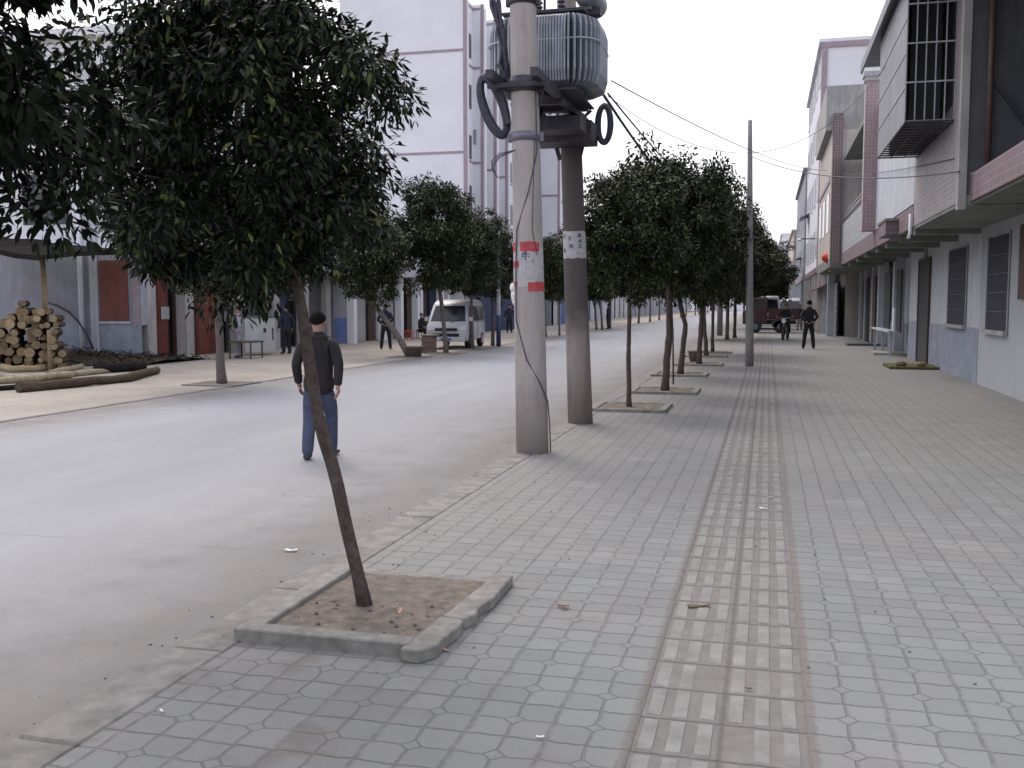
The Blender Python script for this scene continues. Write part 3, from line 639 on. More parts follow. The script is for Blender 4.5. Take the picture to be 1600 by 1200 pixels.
for k_ in range(9):
    x0=760+rr.uniform(-3,16); pts=[atY(x0+4,-90,P1.y+.1),atY(772+rr.uniform(-6,12),10,P1.y+.1),atY(784+rr.uniform(-7,7),50,P1.y+.08),atY(786+rr.uniform(-8,7),100,P1.y+.1),atY(792+rr.uniform(-8,7),135,P1.y+.13),atY(800,150,P1.y+.2)]
    b.tube([p+Vector((0,rr.uniform(-.04,.04),0)) for p in pts],.016,6)
for k_ in range(6): 
    b.tube([atY(780+rr.uniform(-6,14),100,P1.y+.12),atY(796+rr.uniform(-8,8),128,P1.y+.2),atY(830,135+rr.uniform(-8,10),P1.y+.35),atY(870,150+rr.uniform(-8,8),YM),atY(905,152+rr.uniform(-8,6),P2.y-.2)],.018,6)
tag(b.build('cable_bundle','cable'),'loose bundle of black cables running down past the postered pole to the transformer','cable')
for px,a_,b_ in ((851,16,-60),(797,10,-60)):
    b=MB(); q0=atY(px,a_,YM-.3); q1=atY(px-6,b_,YM-.2); b.tube([q0,q0.lerp(q1,.4)+Vector((.02,0,0)),q1],.016,6)
    tag(b.build('lead_wire','cable'),('thick black lead rising from the bushing right of the postered pole' if px>840 else 'black lead rising behind the top of the postered pole'),'wire')
def wire(p,q,sag,r,label,group='overhead wires',n=24):
    p,q=Vector(p),Vector(q); b=MB(); b.tube([p.lerp(q,i/n)-Vector((0,0,sag*4*(i/n)*(1-i/n))) for i in range(n+1)],r,5)
    return tag(b.build('overhead_wire','wire'),label,'wire',group)
# far pole hidden in the row, carries the service cables
q3=(-2.35,52,0); o4=thing('utility_pole',q3,'distant concrete pole half hidden in the tree row, carrying the service cables','pole',gp); b=MB(); b.tube([(0,0,-.1),(0,0,7)],[.15,.1],14); b.build('shaft','pole_grey',o4)
b=MB(); b.box(-.6,.6,-.05,.05,6.5,6.6); b.build('cross_arm','steel_dark',o4)
s0=atY(943,148,P2.y); s1=atY(950,146,P2.y)
wire(s0,(-2.6,52,6.6),.75,.022,'thick black service cable, lower of the pair running down behind the tree row')
wire(s1,(-2.1,52,6.7),.45,.014,'thin black service cable, upper of the pair running down behind the tree row')
wire(atY(955,126,P2.y),atX(1300,266,2.75),.35,.009,'long sagging wire from the transformer to the houses on the right, crossing the slim pole')
wire(atY(1175,245,P3.y),atX(1500,268,2.83),.28,.010,'dark wire from the slim pole across the pink column to the grey house corner')
wire(atY(950,150,P2.y),atX(1390,95,2.2),1.2,.005,'faint thin wire from the transformer up to the eave on the right')
wire(atX(1300,270,2.7),atX(1490,248,2.83),.15,.008,'thin wire strung along the white upper wall on the right')
q0=atY(812,238,P1.y); b=MB()
for k_ in range(3): b.tube([q0+Vector((0,-.17,0)),atY(780,240+k_*3,P1.y-.2),atY(768,252+k_*6,P1.y-.2),atY(770+k_*4,262+k_*8,P1.y-.15)],.006,5)
tag(b.build('loose_wire','wire'),'loose wire ends curling off the left of the postered pole above the tree tops','wire')
# ---------------------------------------------------------------- tall white block on the left
XT=-17.0
yg=54.6; zt=atY(740,8,59.0).z-ZL
tb=thing('apartment_block',(XT,yg,ZL),'tall white block with pink bands and a blank end wall, behind the left trees','building')
W_=MB(); T_=MB()
def dz(py,D): return (475-py)/FPX*D+CAMH
xg0=atY(533,200,yg).x; xg1=atY(725,200,yg).x
bays=[(yg,725),(59.0,752),(62.3,772),(66.0,790),(78.0,872)]
W_.box(xg0-XT+.01,xg1-XT-1.3,1.0,62-yg+34,0,zt)
H1=atY(650,238,yg).z; H2=atY(650,80,yg).z
for k_,(yy,px) in enumerate(bays):
    xr=atY(px,250,yy).x; yn=bays[k_+1][0] if k_+1<len(bays) else yy+12
    xl=xr-1.6
    W_.box(xl-XT-(0 if k_ else xl-xg0+.0),xr-XT,yy-yg,yy-yg+(1.2 if k_ else 1.0),.003,zt+.01)
    W_.box(xl-XT,xr-XT-.75,yy-yg+1.2,yn-yg,.006,zt-.03)
    for zz_ in (H1,H2,zt-.25,H1-5.8):
        T_.box((xg0 if not k_ else xl)-XT,xr-XT+.02,yy-yg-.03,yy-yg+.003,zz_-.07,zz_+.07)
        T_.box(xr-XT-.75+.001,xr-XT-.72,yy-yg+1.2,yn-yg,zz_-.07,zz_+.07)
    T_.box(xr-XT-.02,xr-XT+.14,yy-yg-.04,yy-yg+.25,0,zt+.02)
W_.build('wall','white_wall',tb); T_.build('trim_band','pink_trim',tb)
b=MB()
for k_,(yy,px) in enumerate(bays[:-1]):
    xr=atY(px,250,yy).x; yn=bays[k_+1][0]
    for z0 in (3.6,6.6,9.6,12.6,15.6): b.box(xr-XT-.74,xr-XT-.71,yy-yg+1.6,yn-yg-.5,z0+.9,z0+2.3)
each(b,'window','glass_dark',tb)
b=MB(); q=atY(740,212,59.0); b.box(q.x-XT-.18,q.x-XT+.18,59.0-yg-.05,59.0-yg+.002,q.z-.45,q.z+.45); b.build('vent_window','grey_wall',tb)
b=MB(); b.box(-.9,.0,-.25,12,0,3.3); 
# ---------------------------------------------------------------- left shop rows
def wallbox(b,x0,x1,y0,y1,z0,z1,holes=(),m=0): b.box(x0,x1,y0,y1,z0,z1,m)
XL=-17.95; Y1=25.6; Y2=37.0
lb=thing('shop_house',(XL,Y1,ZL),'three storey pale house with red folding doors behind the near tree','building','houses along the left side')
b=MB(); b.box(-11,-.9,.3,Y2-Y1,0,3.199); b.build('shade_painted_wall','concrete_dark_and_shade',lb); b=MB(); b.box(-11,0,0.0,Y2-Y1,3.2,9.5); b.box(-11,.25,-.25,Y2-Y1+.1,9.5,9.75); b.build('wall','white_wall',lb); b=MB(); b.box(-11,-.001,.0,.3,1.08,3.199); b.build('lower_wall','grey_wall',lb)  # shade painted in: dark recess wall, grey lower wall below the shed roof
b=MB(); b.box(-11,-.002,-.012,.0,0,1.08); b.build('dado','blue_dado',lb)
def yl(px): return Yp(px,XL)-Y1
b=MB()
for px in (230,290,372,428,475,510): 
    y_=max(yl(px),.02); b.box(-.35,.012,y_,y_+.42,0,3.198)
each(b,'pier','concrete_raw',lb)
b=MB(); q0=atY(-20,470,Y1).x-XL; b.box(atY(157,470,Y1).x-XL,atY(201,470,Y1).x-XL,-.03,.0,1.2,3.0); b.build('poster_window','door_red',lb)
b=MB(); b.box(atY(154,470,Y1).x-XL,atY(204,470,Y1).x-XL,-.05,-.013,1.12,1.19); b.build('window_sill','wall_white_r',lb)
b=MB(); xx=atY(213,470,Y1).x-XL; b.box(xx-.1,xx+.12,-.03,-.001,1.05,9.4); b.build('trim_band','pink_trim',lb)
b=MB(); xx=atY(131,470,Y1).x-XL; b.tube([(xx,-.12,.1),(xx,-.12,3.1),(xx,-.12,9.3)],.075,10); b.build('drain_pipe','white_paint',lb)
b=MB(); xx=atY(148,470,Y1).x-XL; b.box(xx-.12,xx+.14,-.06,-.013,0,9.4); b.build('pilaster','wall_white_r',lb)
b=MB(); pts=[atY(px,py,Y1-.2) for px,py in ((72,472),(90,478),(108,488),(122,502),(135,522),(146,545))]; b.tube([(p.x-XL,p.y-Y1,p.z-ZL) for p in pts],.03,6); b.build('hose','cable',lb)
def door(par,px0,px1,mat,z1=2.9,x=-.62,name='door',slats=0):
    b=MB(); ya,yb=yl(px0),yl(px1); b.box(x-.05,x,ya,yb,0,z1); nfold=max(2,int((yb-ya)/.7))
    for i in range(nfold): yy=ya+(yb-ya)*(i+.5)/nfold; w2=(yb-ya)/nfold*.4; b.box(x,x+.02,yy-w2,yy+w2,.15,z1-.15)
    return b.build(name,mat,par)
for a_,b_,m_ in ((236,251,'door_blue'),(252,289,'door_red'),(297,330,'door_brown'),(332,370,'door_red'),(378,424,'concrete_dark_and_shade'),(434,470,'door_blue'),(482,506,'concrete_dark_and_shade'),(513,528,'door_brown')): door(lb,a_,b_,m_)  # darkest leaves carry the recess shade in their colour
for i,(px,py) in enumerate(((259,489),(286,495),(288,480),(350,493))):   # paper notices on the doors
    q=atX(px,py,XL-.55); b=MB(); b.box(-.004,.004,-.22,.22,-.2,.2); o=b.build('paper_notice','red_plastic' if i==2 else 'paper_white',lb); o.location=(-.57,q.y-Y1,q.z-ZL)
b=MB()
for z0 in (4.1,7.2):
    for k_ in range(4): b.box(-.02,.02,1+k_*2.7,2.6+k_*2.7,z0,z0+1.5)
for z0 in (4.1,7.2):
    for k_ in range(2): b.box(-4-k_*3.5,-2.4-k_*3.5,-.02,.01,z0,z0+1.5)
each(b,'window','glass_dark',lb)
b=MB(); b.box(-.02,.03,-.05,Y2-Y1,3.2,3.5); b.box(-.02,.03,-.05,Y2-Y1,6.3,6.5); b.build('trim_band','pink_trim',lb)
# one storey shops further on
Y3=54.0; XL=-17.2
l2=thing('shop_house',(XL,Y2,ZL),'low pale shop row with white columns behind the silver minivan','building','houses along the left side')
b=MB(); b.box(-8,-1.0,.02,Y3-Y2,0,2.999); b.build('shade_painted_wall','concrete_dark_and_shade',l2); b=MB(); b.box(-8,.35,.02,Y3-Y2,3.0,3.9); b.build('wall','pale_shop',l2)  # wall behind the columns is coloured dark to stand for shade
y2=lambda px: Yp(px,XL)-Y2
b=MB()
for px in (552,600,626,652,657,690,700,722,742): b.box(-.3,.02,y2(px),y2(px)+.35,0,2.998)
each(b,'column','white_paint',l2)
b=MB(); b.box(-.99,-.9,y2(551),y2(583),0,2.98); b.build('plaster_panel','grey_wall',l2)
b=MB(); b.box(-.89,-.88,y2(552),y2(578),0,1.1); b.build('dado','gate_blue',l2)
for i,(a_,b_,m_) in enumerate(((584,598,'pale_shop'),(602,612,'door_brown'),(614,640,'pale_shop'),(641,651,'concrete_dark_and_shade'),(660,690,'door_brown'),(694,720,'door_blue'),(724,745,'concrete_dark_and_shade'))):
    b=MB(); b.box(-.99,-.86,y2(a_),y2(b_),0,2.7); b.build('door',m_,l2)
yl=lambda px: Yp(px,-17.95)-25.6; d_=door(lb,515,549,'door_red',2.9,-.3)
def rowhouse(x0,y0,y1,h,side,mats,label,gh,dx=8,zb=0,fl=3.3,over=.0,doors='shutter_green',name='shop_house',seed=0,win=True,dh=2.7):
    """house whose street face is the plane x=x0; side -1: stands left of the road"""
    rr=random.Random(seed); o=thing(name,(x0,y0,zb),label,'building',gh); s=side; L_=y1-y0
    b=MB(); b.box(s*.9,s*dx,0.01,L_-.01,0,fl); b.box(0,s*dx,0,L_,fl,h); b.box(-s*.2,s*dx,-.05,L_+.02,h,h+.18); b.build('wall',mats[0],o)
    b=MB(); n=max(1,int(L_/3.6))
    for k_ in range(n+1): yy=min(L_-.36,k_*L_/n); b.box(s*.02,s*.35,yy+.01,yy+.35,0,fl-.002)
    each(b,'pier',mats[1],o)
    for k_ in range(n):
        ya=k_*L_/n+.4; yb=(k_+1)*L_/n-.05; b=MB(); b.box(s*.5,s*.56,ya,yb,0,dh); 
        for j in range(8): b.box(s*.48,s*.5,ya,yb,.15+j*.31,.30+j*.31)
        b.build('shutter_door',doors if not isinstance(doors,(list,tuple)) else doors[k_%len(doors)],o)
    b=MB(); b.box(-s*.03,s*.0,0,L_,fl-.0,fl+.3); b.build('fascia',mats[2],o)
    if win:
        z=fl+1.0
        while z+1.5<h:
            for k_ in range(n):
                ya=k_*L_/n+L_/n*.25; yb=k_*L_/n+L_/n*.78; b=MB(); b.box(-s*.02,s*.02,ya,yb,z,z+1.5); w__=b.build('window','glass_dark',o)
                b=MB(); b.box(-s*.035,-s*.02,ya-.06,ya,z-.06,z+1.56); b.box(-s*.035,-s*.02,yb,yb+.06,z-.06,z+1.56); b.box(-s*.035,-s*.02,(ya+yb)/2-.03,(ya+yb)/2+.03,z,z+1.5); b.box(-s*.06,-s*.02,ya-.1,yb+.1,z-.12,z-.06); b.build('frame','white_paint',w__)
            z+=3.2
    return o
gl='houses along the left side'
rowhouse(XL,92,108,4.4,-1,('pale_shop','white_paint','pink_trim'),'low pale shops with the bright blue gate side, beyond the tall block',gl,zb=ZL,doors=('gate_blue','pale_shop'),seed=1)
rowhouse(XL-.4,108,128,5.2,-1,('white_wall','white_paint','pink_trim'),'white low shops far down the left side',gl,zb=ZL,doors=('pale_shop','door_brown'),seed=2)
rowhouse(XL,128,160,4.6,-1,('pale_shop','wall_white_r','pink_trim'),'long grey shop row far down the left side',gl,zb=ZL,doors=('shutter_green','pale_shop','door_blue'),seed=3)
rowhouse(XL,160,230,5.5,-1,('white_wall','wall_white_r','pink_trim'),'farthest left row, hazy white fronts behind the tree trunks',gl,zb=ZL,doors=('pale_shop','shutter_green'),seed=4)
# blue gate under the block
for (ya,yb,m_,nm,lab) in ((55.2,66,'door_blue','storefront','dark blue shutters at the foot of the tall white block'),(66.4,77,'shutter_green','storefront','grey shutters at the foot of the tall white block'),(78.2,90,'gate_blue','metal_gate','bright blue metal gate seen between the two thick poles')):
    o=thing(nm,(XL+.5,ya,ZL),lab,'gate' if 'gate' in nm else 'shop front'); b=MB(); b.box(-.06,.02,0,yb-ya,0,2.6 if nm=='metal_gate' else 3.0)
    for k_ in range(int((yb-ya)/.3)): b.box(.02,.035,k_*.3+.05,k_*.3+.2,.1,2.4)
    b.build('panel',m_,o); b=MB(); b.box(-.3,.0,-.2,-.001,0,3.2); b.box(-.3,.0,yb-ya+.001,yb-ya+.2,0,3.2); each(b,'post','wall_white_r',o)
# ---------------------------------------------------------------- right side houses
XF=4.15; XO=2.85; ZS=3.2
gr='houses along the right pavement'
def yf(px,py=475): return Yp(px,XF,py)
def yo(px,X=XO): return Yp(px,X)
YB=16.7; YB2=21.7; YC=29.2; YD=42.0
# B1: white tiled ground floor, brick upper floor
o=thing('corner_house',(XF,YB,0),'house with whitewashed brick upper floor and white tiled ground floor, carrying the barred window cage','building',gr)
b=MB(); b.box(0,6,0,YB2-YB,0,ZS+.1); b.build('ground_wall','white_tile',o)
b=MB(); b.box(XO-XF+.012,6,-.0,YB2-YB,ZS+.1,7.0); b.build('side_wall','concrete_dark_and_shade',o)  # balcony shade is put into this wall's dark colour
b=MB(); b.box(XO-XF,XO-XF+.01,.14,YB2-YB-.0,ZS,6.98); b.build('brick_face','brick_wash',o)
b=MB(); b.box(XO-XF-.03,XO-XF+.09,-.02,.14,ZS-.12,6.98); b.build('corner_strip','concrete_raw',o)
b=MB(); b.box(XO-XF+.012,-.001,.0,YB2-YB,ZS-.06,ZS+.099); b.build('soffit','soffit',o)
b=MB(); b.box(1.95-XF,6,-3,yo(1345,2.1)-YB,6.99,7.06); b.box(1.95-XF,1.99-XF,-3,yo(1345,2.1)-YB,6.85,6.99); b.build('eave','sheet_metal',o)
def window(par,X,Y0,px0,px1,z0,z1,rows=1,red=False):
    ya,yb=yf(px0)-Y0,yf(px1)-Y0
    if ya>yb: ya,yb=yb,ya
    b=MB(); b.box(-.012,.01,ya,yb,z0,z1); w_=b.build('window','window_dark',par)
    b=MB(); t=.045
    b.box(-.03,-.012,ya-t,ya,z0-t,z1+t); b.box(-.03,-.012,yb,yb+t,z0-t,z1+t); b.box(-.03,-.012,ya,yb,z1,z1+t); b.box(-.09,-.012,ya-.05,yb+.05,z0-t-.03,z0); b.build('frame','concrete_raw',w_)
    b=MB(); n=int((yb-ya)/.11)
    for k_ in range(1,n): b.box(-.028,-.018,ya+(yb-ya)*k_/n-.006,ya+(yb-ya)*k_/n+.006,z0,z1)
    for z in np.linspace(z0,z1,6)[1:-1]: b.box(-.03,-.016,ya,yb,z-.008,z+.008)
    b.build('bars','steel_grey',w_)
window(o,XF,YB,1576,1543,1.13,2.88)
b=MB(); b.box(-.05,-.012,.3,yf(1594)-YB,1.7,2.95); b.build('door_canopy_frame','door_brown',o)
# cage
yc0=yo(1480); xc=atY(1413,200,yc0).x; yc1=Yp(1371,xc,245); zc=atY(1413,190,yc0).z
cg=thing('window_cage',(XO,yc0,zc),'projecting barred window cage with a sheet metal side on the brick upper floor','window cage')
Lc=yc1-yc0; dx=xc-XO; Hc=2.6
b=MB(); b.box(dx,dx+.015,0,Lc,0,Hc)
b.build('sheet_panel','sheet_metal',cg)
b=MB()
for z in (.55,1.1,1.65,2.2): b.bar((dx-.006,0,z),(dx-.006,Lc,z-.0),.012,.02)
b.build('panel_rib','cage_bar',cg)
b=MB()
for k_ in range(6): x_=dx+(0-dx)*k_/5; b.box(x_-.009,x_+.009,-.012,.006,0,Hc)
for z in (0,.62,1.24,1.86,2.48): b.box(dx,0,-.018,-.012,z-.012,z+.012)
b.build('front_bars','cage_bar',cg)
b=MB(); n=int(Lc/.28)
for k_ in range(n+1): b.box(dx,0,Lc*k_/n-.04,Lc*k_/n+.04,-.02,-.0)
for k_ in range(4): b.box(dx*k_/3-.01,dx*k_/3+.01,0,Lc,-.035,-.021)
b.build('bottom_grille','steel_dark',cg)
b=MB(); b.box(-.02,-.005,.1,Lc-.1,.25,Hc); b.build('window','window_dark',cg); b=MB(); b.box(dx*.72,-.03,1.2,Lc-.05,.02,Hc); b.build('dark_infill','concrete_dark_and_shade',cg)  # dark box added inside the cage to darken the view through it
# A: nearer house, only its slab edge and the deep balcony show
o=thing('near_house',(XF,8,0),'nearest right hand house with pink tiled balcony slab and dark recess at the right edge','building',gr)
b=MB(); b.box(0,6,0,YB-8-.01,0,7); b.build('wall','concrete_dark_and_shade',o)
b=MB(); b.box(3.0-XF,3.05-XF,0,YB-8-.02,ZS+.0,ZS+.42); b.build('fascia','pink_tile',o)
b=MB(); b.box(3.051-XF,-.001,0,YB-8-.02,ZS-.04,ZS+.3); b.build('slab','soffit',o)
b=MB(); b.box(3.0-XF,3.12-XF,YB-8-.014,YB-8+.0-.003,ZS,ZS+.44); b.build('slab_end','wall_white_r',o)
b=MB(); b.box(2.6-XF,-.001,-.5,YB-8-.02,6.6,6.8); b.build('balcony_roof','soffit',o)
q=atY(1543,250,YB-.1); dp=thing('drain_pipe',(q.x,q.y,ZS+.3),'rusty drain pipe with a diagonal brace on the dark side wall at the right edge','pipe')
b=MB(); b.tube([(0,0,0),(0,0,3.3)],.045,10); b.build('pipe','door_brown',dp)
p_=atY(1546,118,YB-.08)-Vector(dp.location); q_=atY(1625,225,YB-.08)-Vector(dp.location)
b=MB(); b.bar(p_,q_,.04); each(b,'brace','steel_dark',dp)
# B2: white plaster, blue dado, pink slab edge
o=thing('plaster_house',(XF,YB2,0),'white plastered house with peeling blue dado, dark window and dark narrow door','building',gr)
L2=YC-YB2; yd=lambda px: yf(px)-YB2
YE=yf(1421)-YB2
b=MB(); b.box(.004,6,.01,YE,0,ZS+.1); b.box(XO-XF,6,.01,L2,ZS+.46,7.0); b.box(0.05,6,.01,L2,ZS+.1,ZS+.46); b.build('wall','wall_white_r',o)
b=MB(); b.box(-.01,.003,.005,yd(1453)-.02,-.0,1.13); b.box(-.01,.003,yd(1437),YE,0,1.13); b.build('dado','blue_dado',o)
window(o,XF,YB2,1510,1482,1.16,2.86)
b=MB(); b.box(-.0,-.03,yd(1453),yd(1437),0,2.8); d_=b.build('door','window_dark',o)
b=MB(); b.box(-.06,-.031,yd(1453)-.06,yd(1453),0,2.85); b.box(-.06,-.031,yd(1437),yd(1437)+.06,0,2.85); b.box(-.06,-.031,yd(1453),yd(1437),2.8,2.86); b.build('frame','door_brown',d_)
b=MB(); b.tube([(-.04,yd(1445),3.02),(-.01,yd(1445),3.02)],.16,16); b.build('round_plaque','pink_trim',o)
b=MB(); b.box(XO-XF+.04,-.001,.01,YD-YB2,ZS-.0,ZS+.14); 
for yy in (0.1,2.6,5.1,L2-.1,L2+3,L2+6,L2+9.5): b.box(XO-XF+.05,-.002,yy,yy+.25,ZS-.16,ZS-.001)
b.build('balcony_slab','soffit',o)
b=MB(); b.box(XO-XF-.01,XO-XF+.039,.01,YD-YB2,ZS-.02,ZS+.42); b.build('fascia','pink_tile',o)
b=MB(); b.box(XO-XF-.3,XO-XF-.01,2.3,4.0,ZS+.30,ZS+.36); b.box(XO-XF-.28,XO-XF-.02,2.35,3.9,ZS+.0,ZS+.29); b.build('flower_box','pink_tile',o)
b=MB(); b.tube([(XO-XF-.06,-.03,ZS+.25),(XO-XF-.06,-.03,ZS-.15),(XO-XF-.1,-.03,ZS-.25)],.035,8); b.build('spout','white_paint',o)
# C: pink column, open balcony with tiled parapet
o=thing('balcony_house',(XF,YC,0),'house with a tall pink tiled column and an open balcony with pale tiled parapet','building',gr)
LC=YD-YC; yd=lambda px: yf(px)-YC
b=MB(); b.box(0,6,.01,LC,ZS+.15,7.35); b.box(.9,6,yf(1421)-YC+.01,LC,0,ZS+.14); b.build('wall','wall_white_r',o)
b=MB(); b.box(XO-XF,6,.36,LC,7.35,7.55); b.build('roof_slab','soffit',o)
b=MB(); b.box(XO-XF,XO-XF+.12,.36,LC,ZS+.44,4.8); b.build('parapet','parapet_tile',o)
b=MB(); b.bar((XO-XF+.06,.5,5.05),(XO-XF+.06,LC,5.05),.04); b.bar((XO-XF+.06,.5,5.2),(XO-XF+.06,LC,5.2),.03); b.build('railing','cage_bar',o)
zc_=atY(1353,112,YC).z
b=MB(); b.box(2.50-XF,2.85-XF,-.0,.35,ZS+.44,zc_-.25); each(b,'column','pink_tile_x',o)
b=MB(); b.box(2.47-XF,2.89-XF,-.03,.39,zc_-.25,zc_-.13); b.box(2.44-XF,2.92-XF,-.06,.42,zc_-.13,zc_); b.build('column_capital','concrete_raw',o)
b=MB()
for z in (4.2,5.6,6.8): b.box(2.855-XF,2.95-XF,.02,.3,z,z+.06)
b.build('column_band','concrete_raw',o)
for a_,b_,m_,x_ in ((1418,1408,'shutter_green',.5),(1406,1399,'window_dark',.02),(1389,1380,'window_dark',.02),(1366,1357,'door_brown',.02),(1354,1346,'concrete_dark_and_shade',.02)):
    b=MB(); ya,yb=yd(a_),yd(b_); b.box(x_,x_+.05,ya,yb,0 if 'window' not in m_ else .7,2.75); b.build('door' if 'window' not in m_ else 'window',m_,o)
b=MB()
for px in (1396,1372,1362,1351,1343): ya=yd(px); b.box(-.0,.35,ya,ya+.35,0,ZS-.001)
each(b,'pier','wall_white_r',o)
b=MB(); b.box(.36,.42,yd(1418),yd(1343),0,.95); b.build('low_wall','grey_wall',o)
b=MB(); ya=yd(1411); b.tube([(-.25,ya,0),(-.25,ya,1.5)],.055,10); b.build('post','white_paint',o)
# D: beige face with brown tiled corner
XD=2.4
o=thing('beige_house',(XF,YD,0),'house with beige rendered face, brown tiled corner and raw concrete top floor','building',gr)
LD=10
b=MB(); b.box(XD-XF,6,.3,LD,ZS+.3,8.6); b.build('upper_wall','beige_wall',o)
b=MB(); b.box(XD-XF-.25,6,0.4,LD-1,8.61,atY(1320,133,YD+.4).z); b.build('top_storey','concrete_raw',o)
b=MB(); b.box(XD-XF+.01,XD-XF+.38,-.05,.3,ZS,9.2); b.build('corner_pillar','brown_tile',o)
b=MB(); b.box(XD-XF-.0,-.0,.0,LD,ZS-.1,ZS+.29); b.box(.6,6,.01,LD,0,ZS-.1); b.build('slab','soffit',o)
b=MB()
for yy in (1.2,4.2,7.2): b.box(XD-XF-.02,XD-XF+.01,yy,yy+1.6,4.6,6.2)
each(b,'window','glass_dark',o)
b=MB(); b.box(XD-XF-.04,XD-XF-.0,.9,9.5,6.6,6.8); b.build('trim_band','pink_trim',o)
for yy,m_ in ((.3,'blue_dado'),(3.6,'shutter_green'),(6.9,'shutter_green')):
    b=MB(); b.box(.3,.36,yy,yy+2.9,0,2.9)
    for j in range(9): b.box(.285,.3,yy,yy+2.9,.1+j*.3,.27+j*.3)
    b.build('shutter_door',m_,o)
q=atX(1296,403,2.5); lt=thing('red_lantern',(q.x,q.y-.4,q.z-.0),'round red lantern with a gold tassel hanging under the balcony slab','lantern')
b=MB()
for k_ in range(1): b.sphere((0,0,0),.33,0,16,10,(1.05,1.05,.75))
b.build('shade','lantern',lt); b=MB(); b.tube([(0,0,-.24),(0,0,-.3)],.1,10); b.tube([(0,0,-.3),(0,0,-.6)],[.03,.05],8); b.build('tassel','gold',lt)
b=MB(); b.tube([(0,0,.22),(0,0,.27)],.1,10); b.tube([(0,0,.25),(0,0,.6)],.012,5); b.build('cap','gold',lt)
# E, F, G
XE=2.65
o=rowhouse(XE,57.3,76,atY(1300,65,57.3).z,1,('white_wall','beige_wall','pink_tile'),'tall white house with pink edge strips rising above the beige house',gr,zb=0,seed=5,fl=ZS+.2,doors=('shutter_green','door_brown','door_blue'))
b=MB(); hE=atY(1300,65,57.3).z
b.box(-.055,.25,-.09,.35,ZS+.2,hE-.31); b.box(-.055,8,-.09,-.002,hE-.3,hE-.05); b.build('edge_strip','pink_trim',o)
rowhouse(2.9,52.1,57.2,8.2,1,('beige_wall','wall_white_r','pink_tile'),'narrow low house squeezed between the beige house and the tall white one',gr,seed=9,doors=('shutter_green',),fl=ZS)
rowhouse(2.55,76.2,98,11.4,1,('grey_wall','wall_white_r','pink_tile'),'grey three storey house with dark awnings, farther than the tall white one',gr,seed=6,doors=('door_brown','shutter_green','door_blue'),fl=ZS+.2)
rowhouse(2.3,98.2,125,8.5,1,('beige_wall','wall_white_r','pink_tile'),'distant beige house near the end of the right side',gr,seed=7,doors=('door_red','shutter_green'),fl=ZS+.2)
rowhouse(1.6,125.2,170,10,1,('white_wall','wall_white_r','pink_tile'),'farthest right hand house row, small and pale',gr,seed=8,doors=('shutter_green','pale_shop'),fl=ZS+.2)
o=rowhouse(-12,235,250,9,-1,('white_wall','wall_white_r','pink_tile'),'pale building closing the end of the street on the left',gl,seed=10)
o=thing('end_building',(-5,260,0),'hazy white building closing the end of the street','building'); b=MB(); b.box(-7,9,0,10,0,8); b.build('wall','white_wall',o); b=MB()
for k_ in range(5):
    for j in range(2): b.box(-6+k_*3,-4.6+k_*3,-.03,0,1.5+j*3.2,3+j*3.2)
each(b,'window','glass_dark',o)
# awnings and signs on far right houses
for px,py,Y_,w_,m_,lab in ((1262,335,70,1.2,'steel_grey','grey awning sticking out of the tall white house upper floor'),(1258,400,82,1.6,'door_blue','dark blue awning above the shops at the far right'),(1284,448,56,1.2,'door_red','small red shop awning low on the right beyond the lantern')):
    q=atY(px,py,Y_); o=thing('awning',(q.x,q.y,q.z),lab,'awning'); b=MB(); b.prism([(0,.35),(0,.30),(-w_,-.25),(-w_,-.32),(-w_-.03,-.32),(-w_-.03,-.2)],0,3.2,'y'); o2=b.build('cover',m_,o); o2.location=(w_*.6,0,0)
    b=MB(); b.bar((.0,.1,0),(-w_*.4,.1,-.3),.04); b.bar((0,3.1,0),(-w_*.4,3.1,-.3),.04); o2=b.build('arm','steel_dark',o); o2.location=(w_*.6,0,0)
q=atX(1272,373,XE-.1); o=thing('street_lamp',(XE,q.y,q.z),'small wall lamp on a bracket sticking out from the far right houses','lamp'); b=MB(); b.bar((0,0,0),(-.9,0,0),.06); b.build('arm','steel_dark',o); b=MB(); b.sphere((-.9,0,-.05),.14,0,10,8,(1,1.2,.6)); b.build('lamp_head','lamp_glass',o)
# doorstep with stones
q0=g(1390,577); q1=g(1465,577)
o=thing('door_step',(4.15,q0.y,0),'low mossy concrete doorstep under the dark door','step'); b=MB(); b.box(q0.x-4.15,-.02,0,1.5,0,.07); b.build('slab','moss',o,bevel=.01)
rr=random.Random(8)
for px,py,lab in ((1395,570,'pale round stone at the left end of the mossy doorstep'),(1430,573,'pale flat stone in the middle of the mossy doorstep')):
    q=g(px,py); b=MB(); b.sphere((0,0,0),.11,0,9,6,(1.2,.8,.6)); b.v=[(x+rr.uniform(-.015,.015),y,z+rr.uniform(-.012,.012)) for x,y,z in b.v]; s_=b.build('stone','log_end'); s_.location=(q.x,q0.y+.25,.12); tag(s_,lab,'stone','stones on the doorstep')
o=thing('door_step',(3.55,33.2,0),'low grey step behind the mossy doorstep','step'); b=MB(); b.box(-.25,.8,0,1.2,0,.08); b.build('slab','concrete_raw',o)
o=thing('door_step',(3.4,40.4,0),'far thin dark step by the shaded shops on the right','step'); b=MB(); b.box(-.35,1.0,0,1.2,0,.08); b.build('slab','concrete_dark_and_shade',o)
q=g(1385,556); o=thing('bench_counter',(3.75,32.5,0),'pale long counter rail in front of the recessed shop on the right','counter'); b=MB(); b.box(-.12,.12,0,5,.74,.8); b.build('top','wall_white_r',o); b=MB()
for yy in (.1,2.4,4.8): b.box(-.04,.04,yy,yy+.08,0,.739)
b.build('leg','cage_bar',o)
